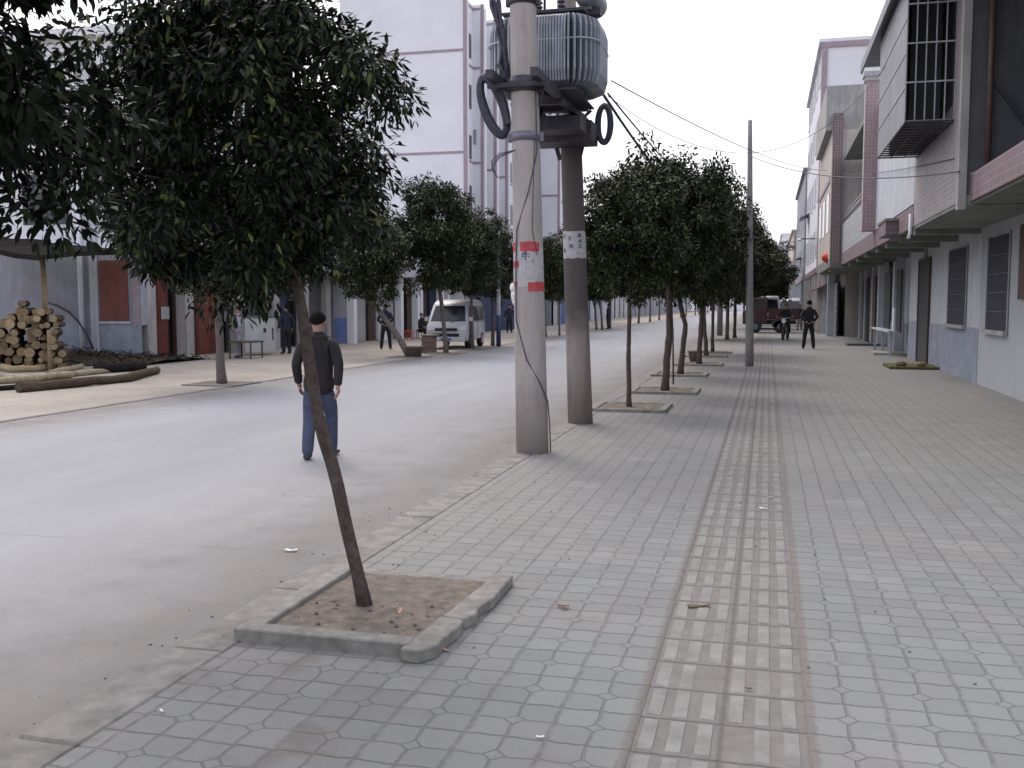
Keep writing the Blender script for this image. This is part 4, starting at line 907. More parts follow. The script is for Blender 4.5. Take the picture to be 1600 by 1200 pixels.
# ---------------------------------------------------------------- people
def skin(nodes,edges,root=0,sub=2):
    me=bpy.data.meshes.new('s'); me.from_pydata([n_[0] for n_ in nodes],edges,[]); o=bpy.data.objects.new('s',me); C.objects.link(o)
    m_=o.modifiers.new('s','SKIN'); m_.use_smooth_shade=True; m_.branch_smoothing=.3
    for i,n_ in enumerate(nodes):
        sv=me.skin_vertices[0].data[i]; r=n_[1]; sv.radius=(r,r) if not hasattr(r,'__len__') else r; sv.use_root=(i==root)
    s=o.modifiers.new('d','SUBSURF'); s.levels=sub; s.render_levels=sub
    dg=bpy.context.evaluated_depsgraph_get(); dg.update(); out=bpy.data.meshes.new_from_object(o.evaluated_get(dg)); bpy.data.objects.remove(o)
    vs=[tuple(v_.co) for v_ in out.vertices]; fs=[tuple(p.vertices) for p in out.polygons]; bpy.data.meshes.remove(out); return vs,fs
def lerp(a,b,t): return tuple(a[i]+(b[i]-a[i])*t for i in range(3))
def arm_nodes(sh,el,wr):
    return [sh,el,wr]
POSES={ # right side given as (x,y,z); facing +Y
 'stand':dict(hipz=.90,sh=1.43,kneeL=(-.10,.02,.49),ankL=(-.12,-.01,.09),kneeR=(.10,.01,.49),ankR=(.12,-.01,.09),elL=(-.27,-.03,1.14),wrL=(-.28,.05,.90),elR=(.27,-.03,1.14),wrR=(.28,.05,.90)),
 'walk':dict(hipz=.90,sh=1.43,kneeL=(-.10,-.02,.50),ankL=(-.09,-.17,.09),kneeR=(.09,.16,.50),ankR=(.08,.20,.09),elL=(-.245,-.02,1.13),wrL=(-.25,.09,.88),elR=(.245,-.07,1.13),wrR=(.24,-.1,.87)),
 'behind':dict(hipz=.90,sh=1.43,kneeL=(-.13,.0,.49),ankL=(-.17,-.01,.09),kneeR=(.13,.0,.49),ankR=(.17,-.01,.09),elL=(-.275,-.10,1.15),wrL=(-.10,-.16,.98),elR=(.275,-.10,1.15),wrR=(.10,-.16,.98)),
 'sit':dict(hipz=.48,sh=1.0,kneeL=(-.13,.42,.5),ankL=(-.13,.40,.09),kneeR=(.13,.42,.5),ankR=(.13,.36,.09),elL=(-.25,.12,.74),wrL=(-.14,.34,.62),elR=(.25,.12,.74),wrR=(.14,.34,.62))}
PCACHE={}
def person_meshes(pose,top,legs,hairm='hair',shoe='shoe'):
    key=(pose,top,legs)
    if key in PCACHE: return PCACHE[key]
    p=POSES[pose]; hz=p['hipz']; sh=p['sh']; lean=.10 if pose=='sit' else 0.
    neck=(0,lean,sh+.07); out=[]
    head=(0,lean+.01,sh+.21)
    # ---- body: one skinned figure
    N=[((0,0,hz),(.085,.07)),((0,lean*.5,hz+.25),(.095,.07)),((0,lean*.9,sh-.10),(.09,.06)),(neck,(.05,.05)),((0,lean+.0,sh+.13),(.06,.065)),((0,lean+.005,sh+.19),(.078,.093)),((0,lean+.0,sh+.27),(.07,.085)),((0,lean,sh+.315),(.03,.04))]
    E=[(0,1),(1,2),(2,3),(3,4),(4,5),(5,6),(6,7)]
    def chain(start,pts):
        k=start
        for q,r in pts: N.append((q,r)); E.append((k,len(N)-1)); k=len(N)-1
        return k
    hands=[]
    for s,L_ in ((-1,'L'),(1,'R')):
        shp=(s*.13,lean*.95,sh-.085); el=p['el'+L_]; wr=p['wr'+L_]; d=Vector(wr)-Vector(el); d.normalize()
        k=chain(2,[(shp,.05),(lerp(shp,el,.5),.045),(el,.038),(lerp(el,wr,.5),.034),(wr,.026)])
        pm=tuple(Vector(wr)+d*.045); k=chain(k,[(pm,(.034,.02))])
        hands.append((s,Vector(wr),d))
        hip=(s*.09,0,hz-.08); kn=p['knee'+L_]; an=p['ank'+L_]
        k=chain(0,[(hip,.065),(lerp(hip,kn,.5),.07),(kn,.052),(lerp(kn,an,.4),.048),(an,.03),((an[0],an[1]+.02,an[2]-.045),.03),((an[0]+s*.02,an[1]+.13,an[2]-.06),.028)])
    v_,f_=skin(N,E,0,2); B_=MB(); B_.add(v_,f_,0,True)
    for s,wr,d in hands:
        side=Vector((0,1,0))-d*d.y; side.normalize(); nrm=d.cross(side)
        for i,(off,ln) in enumerate(((.026,.07),(.009,.078),(-.009,.072),(-.025,.058))):
            a=wr+d*.075+side*off; b1=a+d*ln*.5-nrm*s*(.01); c1_=b1+d*ln*.45-nrm*s*(.022); B_.tube([wr+d*.05+side*off*.8,a,b1,c1_],[.010,.0098,.009,.006],6)
        a=wr+d*.02+side*.028; B_.tube([a,a+side*.028+d*.02,a+side*.035+d*.055],[.012,.011,.008],6)
    hc=Vector((0,lean+.005,sh+.21))
    B_.tube([hc+Vector((0,.085,.01)),hc+Vector((0,.112,-.02)),hc+Vector((0,.095,-.03))],[.008,.014,.01],8)
    for s in (-1,1): B_.sphere(hc+Vector((s*.082,-.005,-.01)),.03,0,8,6,(.35,.7,1.1)); B_.sphere(hc+Vector((s*.032,.083,.012)),.011,1,8,6)
    B_.sphere(hc+Vector((0,.085,-.058)),.022,2,8,5,(1,.3,.35))
    out.append(('body',B_,['skin','black_cloth','tan_cloth']))
    # ---- hair cap
    b=MB(); n=16;k=8; vs=[];fs=[]
    for i in range(k+1):
        for j in range(n):
            a=2*math.pi*j/n; tm=1.62-.55*math.sin(a); t=tm*i/k
            vs.append((hc.x+.089*math.sin(t)*math.cos(a)*1.0,hc.y-.008+.104*math.sin(t)*math.sin(a),hc.z+.02+.105*math.cos(t)+.004*math.sin(7*a+3*i)))
    for i in range(k):
        for j in range(n): fs.append((i*n+j,(i+1)*n+j,(i+1)*n+(j+1)%n,i*n+(j+1)%n))
    b.add(vs,fs,0,True); out.append(('hair',b,[hairm]))
    # ---- jacket
    w0=.185 if pose!='sit' else .17
    N=[((0,lean*.3,hz+.06),(w0,.135)),((0,lean*.6,hz+.22),(.185,.13)),((0,lean*.9,sh-.10),(.195,.135)),((0,lean,sh+.0),(.165,.115)),((0,lean,sh+.045),(.105,.09)),((0,lean,sh+.105),(.066,.07))]
    E=[(0,1),(1,2),(2,3),(3,4),(4,5)]
    if pose!='sit': N.append(((0,0,hz-.17),(.195,.145))); E.append((0,6))
    for s,L_ in ((-1,'L'),(1,'R')):
        shp=(s*.165,lean*.95,sh-.055); el=p['el'+L_]; wr=p['wr'+L_]; chain(2,[((s*.10,lean*.95,sh-.05),(.105,.105)),(shp,.085),(lerp(shp,el,.5),.068),(el,.058),(lerp(el,wr,.5),.053),(lerp(el,wr,.97),.046)])
    v_,f_=skin(N,E,1,2); b=MB(); b.add(v_,f_,0,True); out.append(('jacket',b,[top]))
    # ---- trousers
    N=[((0,0,hz+.08),(.15,.11)),((0,0,hz-.03),(.155,.115))]; E=[(0,1)]
    for s,L_ in ((-1,'L'),(1,'R')):
        hip=(s*.095,0.01,hz-.09); kn=p['knee'+L_]; an=p['ank'+L_]; chain(1,[(hip,.10),(lerp(hip,kn,.5),.092),(kn,.076),(lerp(kn,an,.5),.072),((an[0],an[1],an[2]-.05),.064)])
    v_,f_=skin(N,E,0,2); b=MB(); b.add(v_,f_,0,True); out.append(('trousers',b,[legs]))
    for s,L_ in ((-1,'L'),(1,'R')):
        an=p['ank'+L_]; z=an[2]-.09
        v_,f_=skin([((an[0],an[1]-.04,z+.05),(.044,.05)),((an[0]+s*.012,an[1]+.07,z+.042),(.045,.036)),((an[0]+s*.02,an[1]+.17,z+.034),(.036,.026))],[(0,1),(1,2)],0,2); b=MB(); b.add(v_,f_,0,True)
        out.append(('shoe',b,[shoe]))
    res=[]
    for nm,b,mats in out:
        o=b.build(nm,mats); res.append(o)
    PCACHE[key]=res; 
    for o in res: C.objects.unlink(o)
    return res
def person(loc,rz,pose,top,legs,label,h=1.72,group=None):
    t=thing('person',loc,label,'person',group,rz=rz); t.scale=(h/1.74*(1.1 if pose=='walk' else 1.04),h/1.74*1.05,h/1.74)
    for o in person_meshes(pose,top,legs): c=o.copy(); C.objects.link(c); c.parent=t
    return t
q=g(500,716,ZR); person((q.x,q.y,ZR),R(8),'walk','jacket','jeans','person in dark jacket and blue jeans walking away behind the leaning trunk',1.62)
q=g(1263,545); person((q.x,q.y,0),R(2),'behind','black_cloth','black_cloth','person in a black suit standing on the pavement with elbows out, seen from behind',1.74)
q=g(603,546,ZL); person((q.x,q.y,ZL),R(15),'behind','navy_cloth','black_cloth','person in dark clothes standing across the road near the slanting tree',1.7)
q=g(448,553,ZL); person((q.x,q.y,ZL),R(60),'stand','navy_cloth','black_cloth','person in dark clothes beside the grey pier, left of the walking man',1.68)
q=g(796,520,ZL); person((q.x,q.y,ZL),R(200),'stand','navy_cloth','black_cloth','person in dark clothes just left of the postered pole across the road',1.68)
q=g(956,514,ZL); person((q.x-.2,q.y-.3,ZL),R(80),'stand','navy_cloth','navy_cloth','person in blue against a tree trunk across the road, right of the dark pole',1.7)
q=g(1249,516); person((q.x,q.y,0),R(170),'walk','black_cloth','tan_cloth','small person walking towards us between the motorcycle and the person in black',1.55)
q=g(1302,512); person((3.35,q.y,0),R(200),'sit','grey_cloth','door_brown' if False else 'black_cloth','person in pale clothes sitting on a stool by the shops on the right',1.6)
person((3.75,q.y+.2,0),R(150),'sit','jacket','tan_cloth','person in dark clothes sitting beside the one in pale clothes',1.6)
q=g(661,532,ZL); person((q.x,q.y+1.5,ZL),R(100),'sit','tan_cloth','black_cloth','person in a brownish top sitting left of the silver minivan',1.65)
q=g(645,531,ZL); person((q.x-.2,q.y+1.6,ZL),R(250),'sit','black_cloth','black_cloth','person in black sitting behind the red stool',1.65)
q=g(366,560,ZL); person((XL+.9,Yp(372,XL+.9),ZL),R(120),'stand','grey_cloth','grey_cloth','person in light blue grey bending by the white fridge in the shade',1.6)
def stool(x,y,z,mat,label,h=.45):
    o=thing('stool',(x,y,z),label,'stool','small stools'); b=MB(); b.box(-.17,.17,-.17,.17,h-.04,h); b.build('seat',mat,o,bevel=.01)
    for sx in (-1,1):
        for sy in (-1,1): b=MB(); b.bar((sx*.15,sy*.15,0),(sx*.13,sy*.13,h-.04),.035); b.build('leg',mat,o)
q=g(640,531,ZL); stool(q.x,q.y,ZL,'red_plastic','bright orange red stool left of the silver minivan')
q=g(1302,512); stool(3.35,q.y,0,'wood_post','wooden stool under the person in pale clothes on the right'); stool(3.75,q.y+.2,0,'wood_post','wooden stool under the person in dark clothes on the right')
q=g(661,532,ZL); stool(q.x,q.y+1.5,ZL,'wood_post','wooden stool under the person in the brownish top'); q=g(645,531,ZL); stool(q.x-.2,q.y+1.6,ZL,'wood_post','wooden stool under the person in black by the red stool')
# ---------------------------------------------------------------- vehicles
def wheel(par,x,y,r=.29,w=.19):
    b=MB(); b.tube([(x-w/2,y,r),(x-w/2+.02,y,r),(x+w/2-.02,y,r),(x+w/2,y,r)],[r*.9,r,r,r*.9],20); o=b.build('wheel','tyre',par)
    s=-1 if x<0 else 1; b=MB(); b.tube([(x+s*(w/2),y,r),(x+s*(w/2+.012),y,r)],[r*.6,r*.5],14); b.build('rim','chrome',o)
def van(loc,rz,label,paint='van_paint',W=1.56,H=1.88,L_=3.75,stripe=None):
    """faces -Y; body lofted over stations with tumblehome"""
    o=thing('minivan',loc,label,'van','vans',rz=rz); b=MB(); hw=W/2
    prof=[(0.02,.30),(0,.62),(.06,.82),(.30,1.02),(.80,H-.20),(1.02,H-.06),(1.5,H),(L_-.35,H-.02),(L_-.06,H-.14),(L_,1.05),(L_,.34)]
    def hwz(z): return hw*(1 if z<1.0 else 1-.16*((z-1.0)/(H-1.0))**1.5)
    n=len(prof); bev=.06; vs=[]
    cy=L_/2; cz=.95
    for sx,ins in ((-1,0),(-1,bev),(1,bev),(1,0)):
        for y,z in prof:
            if ins: y2,z2=y,z; x=sx*(hwz(z)-bev)
            else: y2=y+(cy-y)*.03; z2=z+(cz-z)*.05; x=sx*hwz(z)
            vs.append((x,y2,z2))
    fs=[]
    for k in range(3):
        for i in range(n): fs.append((k*n+i,k*n+(i+1)%n,(k+1)*n+(i+1)%n,(k+1)*n+i))
    b.add(vs,fs,0,True); b.add(vs[:n],[tuple(range(n))],0); b.add(vs[3*n:],[tuple(range(n))],0); b.build('body',paint,o)
    # glass
    def on(t0,t1,z0,z1,x0,x1,off): pass
    b=MB(); y=lambda z:.30+(z-1.02)/(H-.20-1.02)*.5-.012
    z0,z1=1.06,H-.24; b.add([(-hwz(z0)+.10,y(z0),z0),(hwz(z0)-.10,y(z0),z0),(hwz(z1)-.13,y(z1),z1),(-hwz(z1)+.13,y(z1),z1)],[(0,1,2,3)]); b.add([(p[0],p[1]+.01,p[2]) for p in b.v[:4]],[(3,2,1,0)]); b.build('windscreen','glass_dark',o)
    for s in (-1,1):
        for ya,yb,sl in ((.62,1.25,.3),(1.33,2.15,0),(2.23,3.05,0),(3.12,L_-.25,0)):
            b=MB(); z0,z1=1.06,H-.26; vs=[(s*(hwz(z0)+.008),ya,z0),(s*(hwz(z0)+.008),yb,z0),(s*(hwz(z1)+.012),yb-.03,z1),(s*(hwz(z1)+.012),ya+sl,z1)]
            b.add(vs,[(0,1,2,3)]); b.add([(p[0]-s*.015,p[1],p[2]) for p in vs],[(3,2,1,0)]); b.build('side_window','glass_dark',o)
        b=MB(); b.add([(s*.48,-.012,.72),(s*(hw-.04),.03,.74),(s*(hw-.03),.10,.90),(s*.52,.05,.86),(s*.48,.03,.72),(s*(hw-.04),.08,.74),(s*(hw-.03),.14,.90),(s*.52,.12,.86)],[(0,1,2,3),(7,6,5,4),(0,4,5,1),(1,5,6,2),(2,6,7,3),(3,7,4,0)]); b.build('headlight','lamp_glass',o)
        b=MB(); b.box(s*(hw+.0),s*(hw+.16),.42,.50,1.05,1.22); b.build('mirror',paint,o,bevel=.02)
        for yy in (.72,L_-.72): wheel(o,s*(hw-.08),yy)
        b=MB(); 
        for yy in (1.29,2.19): b.box(s*(hw+.001),s*(hw+.006),yy-.008,yy+.008,.4,1.05)
        b.build('door_seam','tyre',o)
    b=MB(); b.box(-hw+.05,hw-.05,-.07,.1,.30,.46); b.build('bumper',paint,o,bevel=.03)
    b=MB(); b.box(-.42,.42,-.035,.02,.70,.80); b.box(-.5,.5,-.02,.03,.49,.6); b.build('grille','tyre',o)
    b=MB(); b.box(-.2,.2,-.085,-.07,.33,.44); b.build('number_plate','plate',o)
    b=MB(); b.bar((-.3,.28,1.04),(.1,.36,1.12),.02); b.bar((.1,.28,1.04),(.5,.36,1.12),.02); b.build('wiper','tyre',o)
    if stripe: b=MB(); 
    return o
q=g(697,548,ZL); yv=35.4; xv=atY(697,530,yv).x; van((xv,yv,ZL),R(5),'silver minivan parked across the road between the trees, facing us')
xv=atY(1199,500,66).x; van((xv,66,0),0,'white van facing us behind the red farm truck','white_paint',W=1.65,H=2.15,L_=4.2)
xv=atY(1232,500,84).x; van((xv,84,0),R(-8),'blue and white minibus farther off, right of the white van','white_paint',W=2.0,H=2.1,L_=5)
xv=atY(1240,500,100).x; van((xv-.3,100,0),R(10),'farthest small pale van behind the motorcycle rider','van_paint')
# red farm truck, side-on to rear view
yt=57.0; q=atY(1180,520,yt); tk=thing('farm_truck',(q.x,yt,0),'dark red farm truck with a low open bed standing on the pavement','truck')
x0=atY(1160,500,yt).x-q.x; x1=atY(1247,500,yt).x-q.x
b=MB(); b.box(x0+1.4,x1,0,1.9,.75,.85); b.box(x0+1.4,x1,-.03,.03,.85,1.35); b.box(x0+1.4,x1,1.87,1.93,.85,1.35); b.box(x1-.05,x1,.03,1.87,.85,1.35)
for k_ in range(7): xx=x0+1.45+k_*(x1-x0-1.5)/6; b.box(xx-.03,xx+.03,-.06,-.03,.75,1.38)
b.build('bed','truck_red',tk)
b=MB(); b.prism([(x0,.5),(x0,1.2),(x0+.25,1.35),(x0+.5,1.95),(x0+1.35,2.0),(x0+1.38,.5)],.05,1.85,'y'); b.build('cab','truck_red',tk,bevel=.04)
b=MB(); b.box(x0+.62,x0+1.2,.035,.05,1.32,1.85); b.build('cab_window','glass_dark',tk)
b=MB(); b.box(x0+.3,x1-.1,.3,.5,.5,.7); b.box(x0+.3,x1-.1,1.3,1.5,.5,.7); b.box(x0+1.6,x0+2.2,.0,.3,.35,.74); b.build('chassis','steel_dark',tk)
for xx in (x0+.7,x1-.95):
    for yy in (.12,1.78):
        b=MB(); b.tube([(xx,yy-.12,.36),(xx,yy+.12,.36)],.36,18); w_=b.build('wheel','tyre',tk); b=MB(); b.tube([(xx,yy-.13,.36),(xx,yy-.12,.36)],.17,12); b.build('rim','steel_grey',w_)
# motorcycle with rider
q=g(1227,531); mo=thing('motorcycle',(q.x,q.y,0),'small motorcycle coming towards us on the pavement','motorcycle',rz=R(170))
for yy in (.62,-.62):
    b=MB(); n=20; b.tube([(0,yy+.27*math.cos(2*math.pi*i/n),.30+.27*math.sin(2*math.pi*i/n)) for i in range(n+1)],.04,8,cap=False); w_=b.build('wheel','tyre',mo)
    b=MB()
    for i in range(6): a=math.pi*i/6; b.bar((0,yy-.25*math.cos(a),.3-.25*math.sin(a)),(0,yy+.25*math.cos(a),.3+.25*math.sin(a)),.01)
    b.build('spokes','chrome',w_)
b=MB(); b.bar((0,.62,.3),(0,.42,.95),.05); b.bar((0,.42,.85),(0,-.2,.7),.05); b.bar((0,-.2,.7),(0,-.62,.32),.04); b.box(-.11,.11,-.12,.22,.28,.56); b.build('frame','steel_grey',mo)
b=MB(); b.sphere((0,.18,.78),.2,0,12,8,(.65,1.2,.6)); b.build('tank','truck_red',mo)
b=MB(); b.box(-.12,.12,-.62,-.05,.74,.82); b.build('seat','tyre',mo,bevel=.03)
b=MB(); b.tube([(-.36,.3,1.02),(-.1,.42,.98),(.1,.42,.98),(.36,.3,1.02)],.014,6); b.build('handlebar','chrome',mo)
b=MB(); b.tube([(0,.48,.86),(0,.56,.86)],[.09,.1],14); b.build('headlight','lamp_glass',mo)
POSES['ride']=dict(hipz=.80,sh=1.32,kneeL=(-.17,.36,.72),ankL=(-.17,.2,.36),kneeR=(.17,.36,.72),ankR=(.17,.2,.36),elL=(-.30,.16,1.08),wrL=(-.33,.34,1.05),elR=(.30,.16,1.08),wrR=(.33,.34,1.05))
pr=person((q.x+.03,q.y+.3,.03),R(170),'ride','jacket','black_cloth','person riding the small motorcycle, dark clothes',1.7)
# ---------------------------------------------------------------- left props
q=g(400,545,ZL); o=thing('fridge',(XL+.5,Yp(400,XL+.5),ZL),'white chest fridge standing in the dark shopfront','fridge'); b=MB(); b.box(-.35,.3,-.55,.55,.08,1.25); b.build('body','fridge',o,bevel=.02); b=MB(); b.box(-.37,.32,-.57,.57,1.25,1.31); b.build('lid','steel_grey',o)
b=MB(); b.box(.301,.31,.1,.2,.75,.9); b.box(.301,.32,.42,.46,.5,.9); b.build('handle','steel_dark',o)
o.rotation_euler=(0,0,R(-35))
o=thing('table',(XL+1.3,Yp(383,XL+1.3),ZL),'low dark table with things on it beside the white fridge','table'); b=MB(); b.box(-.4,.4,-.4,.4,.5,.55); b.build('top','door_brown',o)
for sx in (-1,1):
    for sy in (-1,1): b=MB(); b.box(sx*.36-.02,sx*.36+.02,sy*.36-.02,sy*.36+.02,0,.499); b.build('leg','door_brown',o)
def pot(x,y,z,label,r=.18,h=.28,mat='clay'):
    o=thing('flower_pot',(x,y,z),label,'pot','pots under the street trees'); b=MB(); b.tube([(0,0,0),(0,0,h*.9),(0,0,h*.9),(0,0,h)],[r*.72,r*.95,r*1.08,r*1.08],16); b.build('pot',mat,o); b=MB(); b.tube([(0,0,h),(0,0,h+.004)],r*.9,14); b.build('soil','earth',o)
q=g(643,558,ZL); pot(q.x+.15,q.y-.15,ZL,'wide clay pot at the foot of the slanting tree across the road',.3,.36)
q=g(1086,566); pot(q.x,q.y,0,'small clay pot left of the fourth tree beyond the poles',.2,.32)
q=g(671,551,ZL); o=thing('wooden_box',(q.x,q.y,ZL),'brown wooden crate standing left of the tree in front of the minivan','crate'); b=MB()
b.box(-.2,.2,-.2,.2,0,.58)
for z in (.02,.2,.38): b.box(-.22,.22,-.225,-.201,z,z+.14)
b.build('box','clay',o); b=MB(); b.box(-.26,.3,-.24,.24,.6,.64); b.build('lid','plank',o)
q=g(779,541,ZL); o=thing('lamp_post',(q.x,q.y,ZL),'slim post painted white above and dark blue below across the road','post'); zt_=atY(779,420,q.y).z-ZL
b=MB(); b.tube([(0,0,1.25),(0,0,zt_+1.5)],[.085,.07],12); b.build('upper_shaft','white_paint',o); b=MB(); b.tube([(0,0,0),(0,0,1.25)],[.1,.088],12); b.build('lower_shaft','door_blue',o)
# stake by the staked tree
q=g(1052,603); b=MB(); b.tube([(0,0,0),(-.02,0,1.0),(-.08,0,2.0)],[.018,.017,.013],7); o=b.build('stake','bark'); o.location=(q.x,q.y,.03); tag(o,'thin wooden stake right of the thick trunked tree','stake')
# ---------------------------------------------------------------- woodyard on the left
rr=random.Random(12)
gw='logs in the stack at the left edge'
Yw=21.5
def log(x,y,z,r,L_,label,rz=0,group=gw,mats=('log_bark','log_end')):
    b=MB(); n=5; jig=[rr.uniform(.92,1.08) for _ in range(n)]
    b.tube([(rr.uniform(-.01,.01),L_*i/(n-1),rr.uniform(-.01,.01)) for i in range(n)],[r*j for j in jig],10,0,True,1)
    o=b.build('log',list(mats)); o.location=(x,y,z); o.rotation_euler=(0,0,rz); return tag(o,label,'log',group)
xA=atY(-60,540,Yw).x; xB=atY(92,540,Yw).x; zlev=ZL
pts=[]
tops=[(-60,500),(0,498),(20,490),(32,466),(45,476),(60,478),(75,482),(88,500),(98,545)]
def topz(x):
    for (a,ya),(b_,yb) in zip(tops,tops[1:]):
        xa,xb=atY(a,500,Yw).x,atY(b_,500,Yw).x
        if xa<=x<=xb: t=(x-xa)/(xb-xa); return atY(50,ya+(yb-ya)*t,Yw).z
    return ZL
row=0; z=ZL+.11
while z<2.2:
    x=xA+(row%2)*.1
    while x<xB+.2:
        r=rr.uniform(.055,.125)
        if z+r*.5<topz(x): pts.append((x,z,r))
        x+=r*2.05
    z+=.175; row+=1
for i,(x,z,r) in enumerate(pts):
    log(x,Yw+rr.uniform(-.3,.2),z+rr.uniform(-.035,.035),r,1.1,'cut round log with a pale sawn end in the tall stack under the shed roof',R(34)+rr.uniform(-.08,.08))
# shed roof and posts
o=thing('shed',(xB+.1,Yw+1,ZL),'rough dark lean-to roof on a wooden post over the log stack','shed')
q0=atY(112,392,Yw+1); q1=atY(-120,368,Yw+1)
b=MB(); nx=14; vs=[];
for j in range(3):
    for i in range(nx+1):
        t=i/nx; p=q0.lerp(q1,t); vs.append((p.x-xB-.1,[-1.3,0,2.6][j],p.z-ZL+[-.30,-.12,.02][j]+rr.uniform(-.05,.05)))
m_=len(vs); b.add(vs+[(x,y,z+.13) for x,y,z in vs],[(j*(nx+1)+i,j*(nx+1)+i+1,(j+1)*(nx+1)+i+1,(j+1)*(nx+1)+i) for j in range(2) for i in range(nx)]+[(m_+j*(nx+1)+i,m_+(j+1)*(nx+1)+i,m_+(j+1)*(nx+1)+i+1,m_+j*(nx+1)+i+1) for j in range(2) for i in range(nx)]+[(i,m_+i,m_+i+1,i+1) for i in range(nx)]+[(0,nx+1,m_+nx+1,m_),(nx+1,2*nx+2,m_+2*nx+2,m_+nx+1)])
b.build('roof','thatch',o)
b=MB(); p=atY(72,480,Yw+.9); b.tube([(p.x-xB-.1+.03,-.1,0),(p.x-xB-.1-.06,-.1,q0.z-ZL-.05)],[.075,.065],8); b.build('post','wood_post',o)
b=MB(); p=atY(-70,480,Yw+.9); b.tube([(p.x-xB-.1,-.1,0),(p.x-xB-.1,-.1,q0.z-ZL)],[.075,.065],8); b.build('post','wood_post',o)
# stack end post
p=atY(80,545,Yw-.15); b=MB(); b.tube([(0,0,0),(0,0,1.05)],[.06,.055],8); o=b.build('stake','wood_post'); o.location=(p.x,Yw-.2,ZL); tag(o,'upright wooden stake holding the right end of the log stack','stake')
# dead brush heap and planks
def ppath(pxs,z=ZL+.1): return [g(px,py,z) for px,py in pxs]
gpk='planks and poles on the ground by the woodyard'
for pxs,r,lab,m_ in (
 ([(28,606),(120,598),(200,590),(245,578)],.10,'long grey trunk lying nearest the road in front of the log stack','log_bark'),
 ([(-60,598),(40,592),(110,585)],.085,'pale debarked pole lying along the left edge','plank'),
 ([(-60,586),(60,590),(185,577)],.07,'pale weathered plank behind the long grey trunk','plank'),
 ([(75,583),(127,572)],.07,'short pale sawn plank lying slanted on the heap','plank'),
 ([(-20,568),(20,577),(70,575)],.09,'thick pale crooked log at the far left','log_end'),
 ([(150,577),(225,572)],.12,'dark beam lying behind the trunk end near the house corner','thatch'),
 ([(-60,610),(30,604),(60,600)],.06,'dark thin pole half under the grey trunk','thatch'),
 ([(95,568),(150,562),(190,565)],.06,'brownish branch on top of the brush heap','plank')):
    P_=ppath(pxs,ZL+r*.9); b=MB(); c0=P_[0]; fine=[]
    for a_,b_ in zip(P_,P_[1:]): fine+=[a_.lerp(b_,t) for t in (0,.33,.66)]
    fine.append(P_[-1]); b.tube([p-c0+Vector((0,0,rr.uniform(-.015,.015))) for p in fine],[r*rr.uniform(.9,1.1) for _ in fine],9,0,True); o=b.build('pole' if m_!='log_bark' else 'tree_trunk_log',m_); o.location=c0; o.name='fallen_log' if r>.1 else 'wood_plank'; tag(o,lab,'timber',gpk)
o=thing('brush_heap',tuple(g(110,562,ZL)),'low heap of dead brush and earth between the log stack and the white house','brush heap'); b=MB(); c0=g(110,562,ZL)
nx,ny=26,10; pa=g(-40,572,ZL); pb=g(218,572,ZL)
vs=[]
for j in range(ny+1):
    for i in range(nx+1):
        t=i/nx; s=j/ny; p=pa.lerp(pb,t)+Vector((0,s*3.6,0)); hgt=max(0,math.sin(math.pi*s))*(.40-.28*t)*rr.uniform(.75,1.25)
        vs.append((p.x-c0.x,p.y-c0.y,hgt))
b.add(vs,[(j*(nx+1)+i,j*(nx+1)+i+1,(j+1)*(nx+1)+i+1,(j+1)*(nx+1)+i) for j in range(ny) for i in range(nx)],0,True); b.build('mound','brush',o)
b=MB()
for k_ in range(420):
    i=rr.randrange(len(vs)); x,y,z=vs[i]; a=rr.uniform(0,6.28); l=rr.uniform(.15,.5); b.bar((x,y,z),(x+math.cos(a)*l,y+math.sin(a)*l*.4,z+rr.uniform(-.02,.16)),.016)
o2=b.build('twigs','thatch',o); o2['kind']='stuff'
# ---------------------------------------------------------------- litter
def scrap(px,py,z,s,mat,label,name='litter_scrap',el=2.2,rz=None,curl=.4):
    q=g(px,py,z); rr=random.Random(px*7+py); b=MB(); n=5; vs=[]
    for j in range(3):
        for i in range(n+1):
            t=i/n-.5; vs.append((t*s*el,(j-1)*s*.35*(1+rr.uniform(-.3,.3)),abs(t)*s*curl*1.2+abs(j-1)*s*.12*curl+.004+rr.uniform(0,s*.06)))
    m_=len(vs); b.add(vs+[(x,y,z_+.003) for x,y,z_ in vs],[(j*(n+1)+i,j*(n+1)+i+1,(j+1)*(n+1)+i+1,(j+1)*(n+1)+i) for j in range(2) for i in range(n)]+[(m_+j*(n+1)+i,m_+(j+1)*(n+1)+i,m_+(j+1)*(n+1)+i+1,m_+j*(n+1)+i+1) for j in range(2) for i in range(n)]+[(i,m_+i,m_+i+1,i+1) for i in range(n)],0,True)
    o=b.build(name,mat); o.location=(q.x,q.y,z); o.rotation_euler=(0,0,rz if rz is not None else rr.uniform(-.6,.6)); tag(o,label,'litter','litter scattered on the ground'); return o
scrap(455,862,ZR,.04,'plastic_bag','white paper scrap on the road left of the leaning trunk',rz=.2)
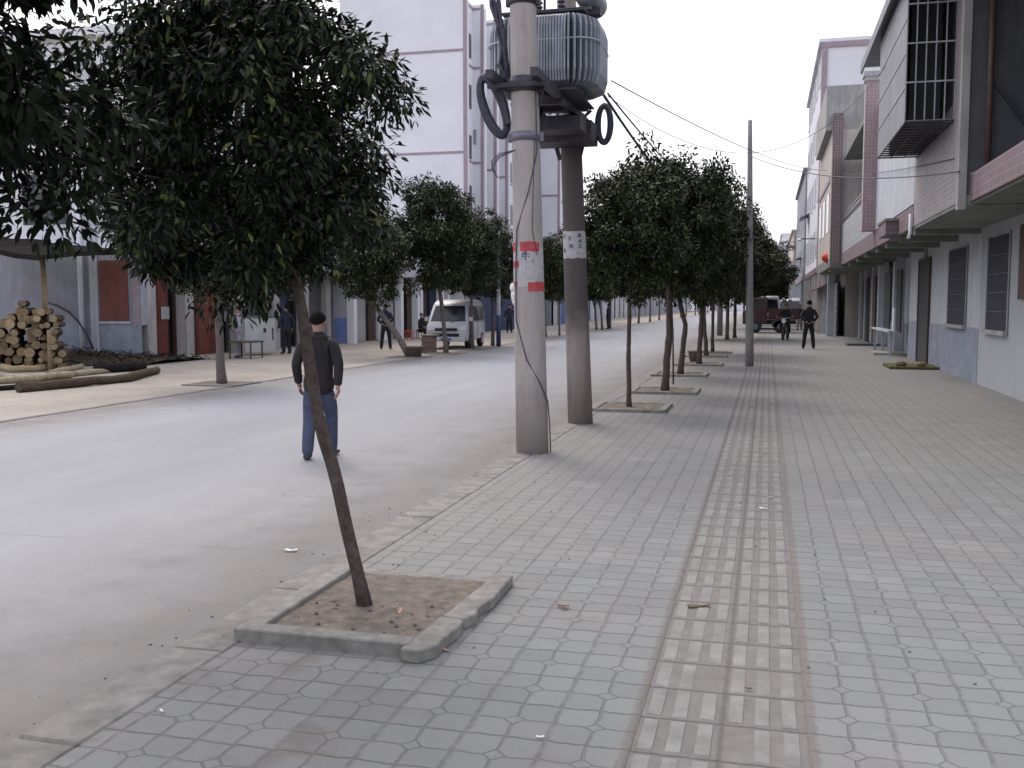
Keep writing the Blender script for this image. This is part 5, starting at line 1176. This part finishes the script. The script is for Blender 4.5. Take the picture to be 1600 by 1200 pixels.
scrap(563,1017,0,.038,'paper_white','pale paper strip on the paving in front of the near planter',rz=-.05)
scrap(622,962,.04,.034,'peel','orange pink fruit peel on the soil of the near planter',rz=1.0,curl=1.2,el=1.4)
scrap(616,952,.04,.022,'peel','small peel piece beside the larger peel in the near planter',rz=.3,curl=1.2,el=1.4)
scrap(746,956,0,.035,'log_end','tan scrap beside the broken slab of the near planter',rz=1.2,curl=.9,el=1.3)
scrap(697,1018,0,.018,'peel','tiny pink scrap under the snapped planter corner')
scrap(880,949,0,.03,'door_red','small reddish scrap on the paving right of the near planter')
scrap(1092,948,0,.042,'log_end','pale stick like scrap lying on the guide strip',rz=.35,el=3,curl=.15)
scrap(1192,796,0,.03,'plastic_bag','white scrap on the guide strip, nearer of two close ones')
scrap(1203,778,0,.024,'paper_white','bluish white scrap just beyond the other on the guide strip')
scrap(1130,728,0,.03,'paper_white','white scrap at the left edge of the guide strip, farthest one')
scrap(844,1154,0,.014,'plastic_bag','tiny white bottle cap on the pavement near the bottom')
scrap(253,1113,0,.012,'plastic_bag','tiny white crumb near the kerb at the lower left')
scrap(1170,1078,0,.014,'door_red','tiny dark red scrap on the guide strip near the bottom')
scrap(1016,640,.04,.09,'peel','orange scrap on the planter just behind the two big poles',el=1.6)
scrap(370,572,ZL,.10,'plastic_bag','white scrap on the sandy ground right of the stout tree')
scrap(882,953,0,.02,'log_end','short twig like scrap beside the reddish one')
rr=random.Random(77); b=MB()   # crumbs of earth and dry leaves too many to count
for k_ in range(430):
    if k_<260: x=rr.uniform(KO-.5,KI+.25); y=rr.uniform(2,16); z=ZR if x<KO else .004
    else: x=rr.uniform(-2.3,4); y=rr.uniform(2.5,18); z=.001
    s=rr.uniform(.002,.007); b.sphere((x,y,z+s*.4),s,0,5,3,(rr.uniform(.8,1.8),rr.uniform(.8,1.5),.6))
tag(b.build('dirt_crumbs','earth'),'scattered crumbs of earth and grit on the paving and along the kerb','grit',kind='stuff')
print('objects',len(bpy.data.objects))
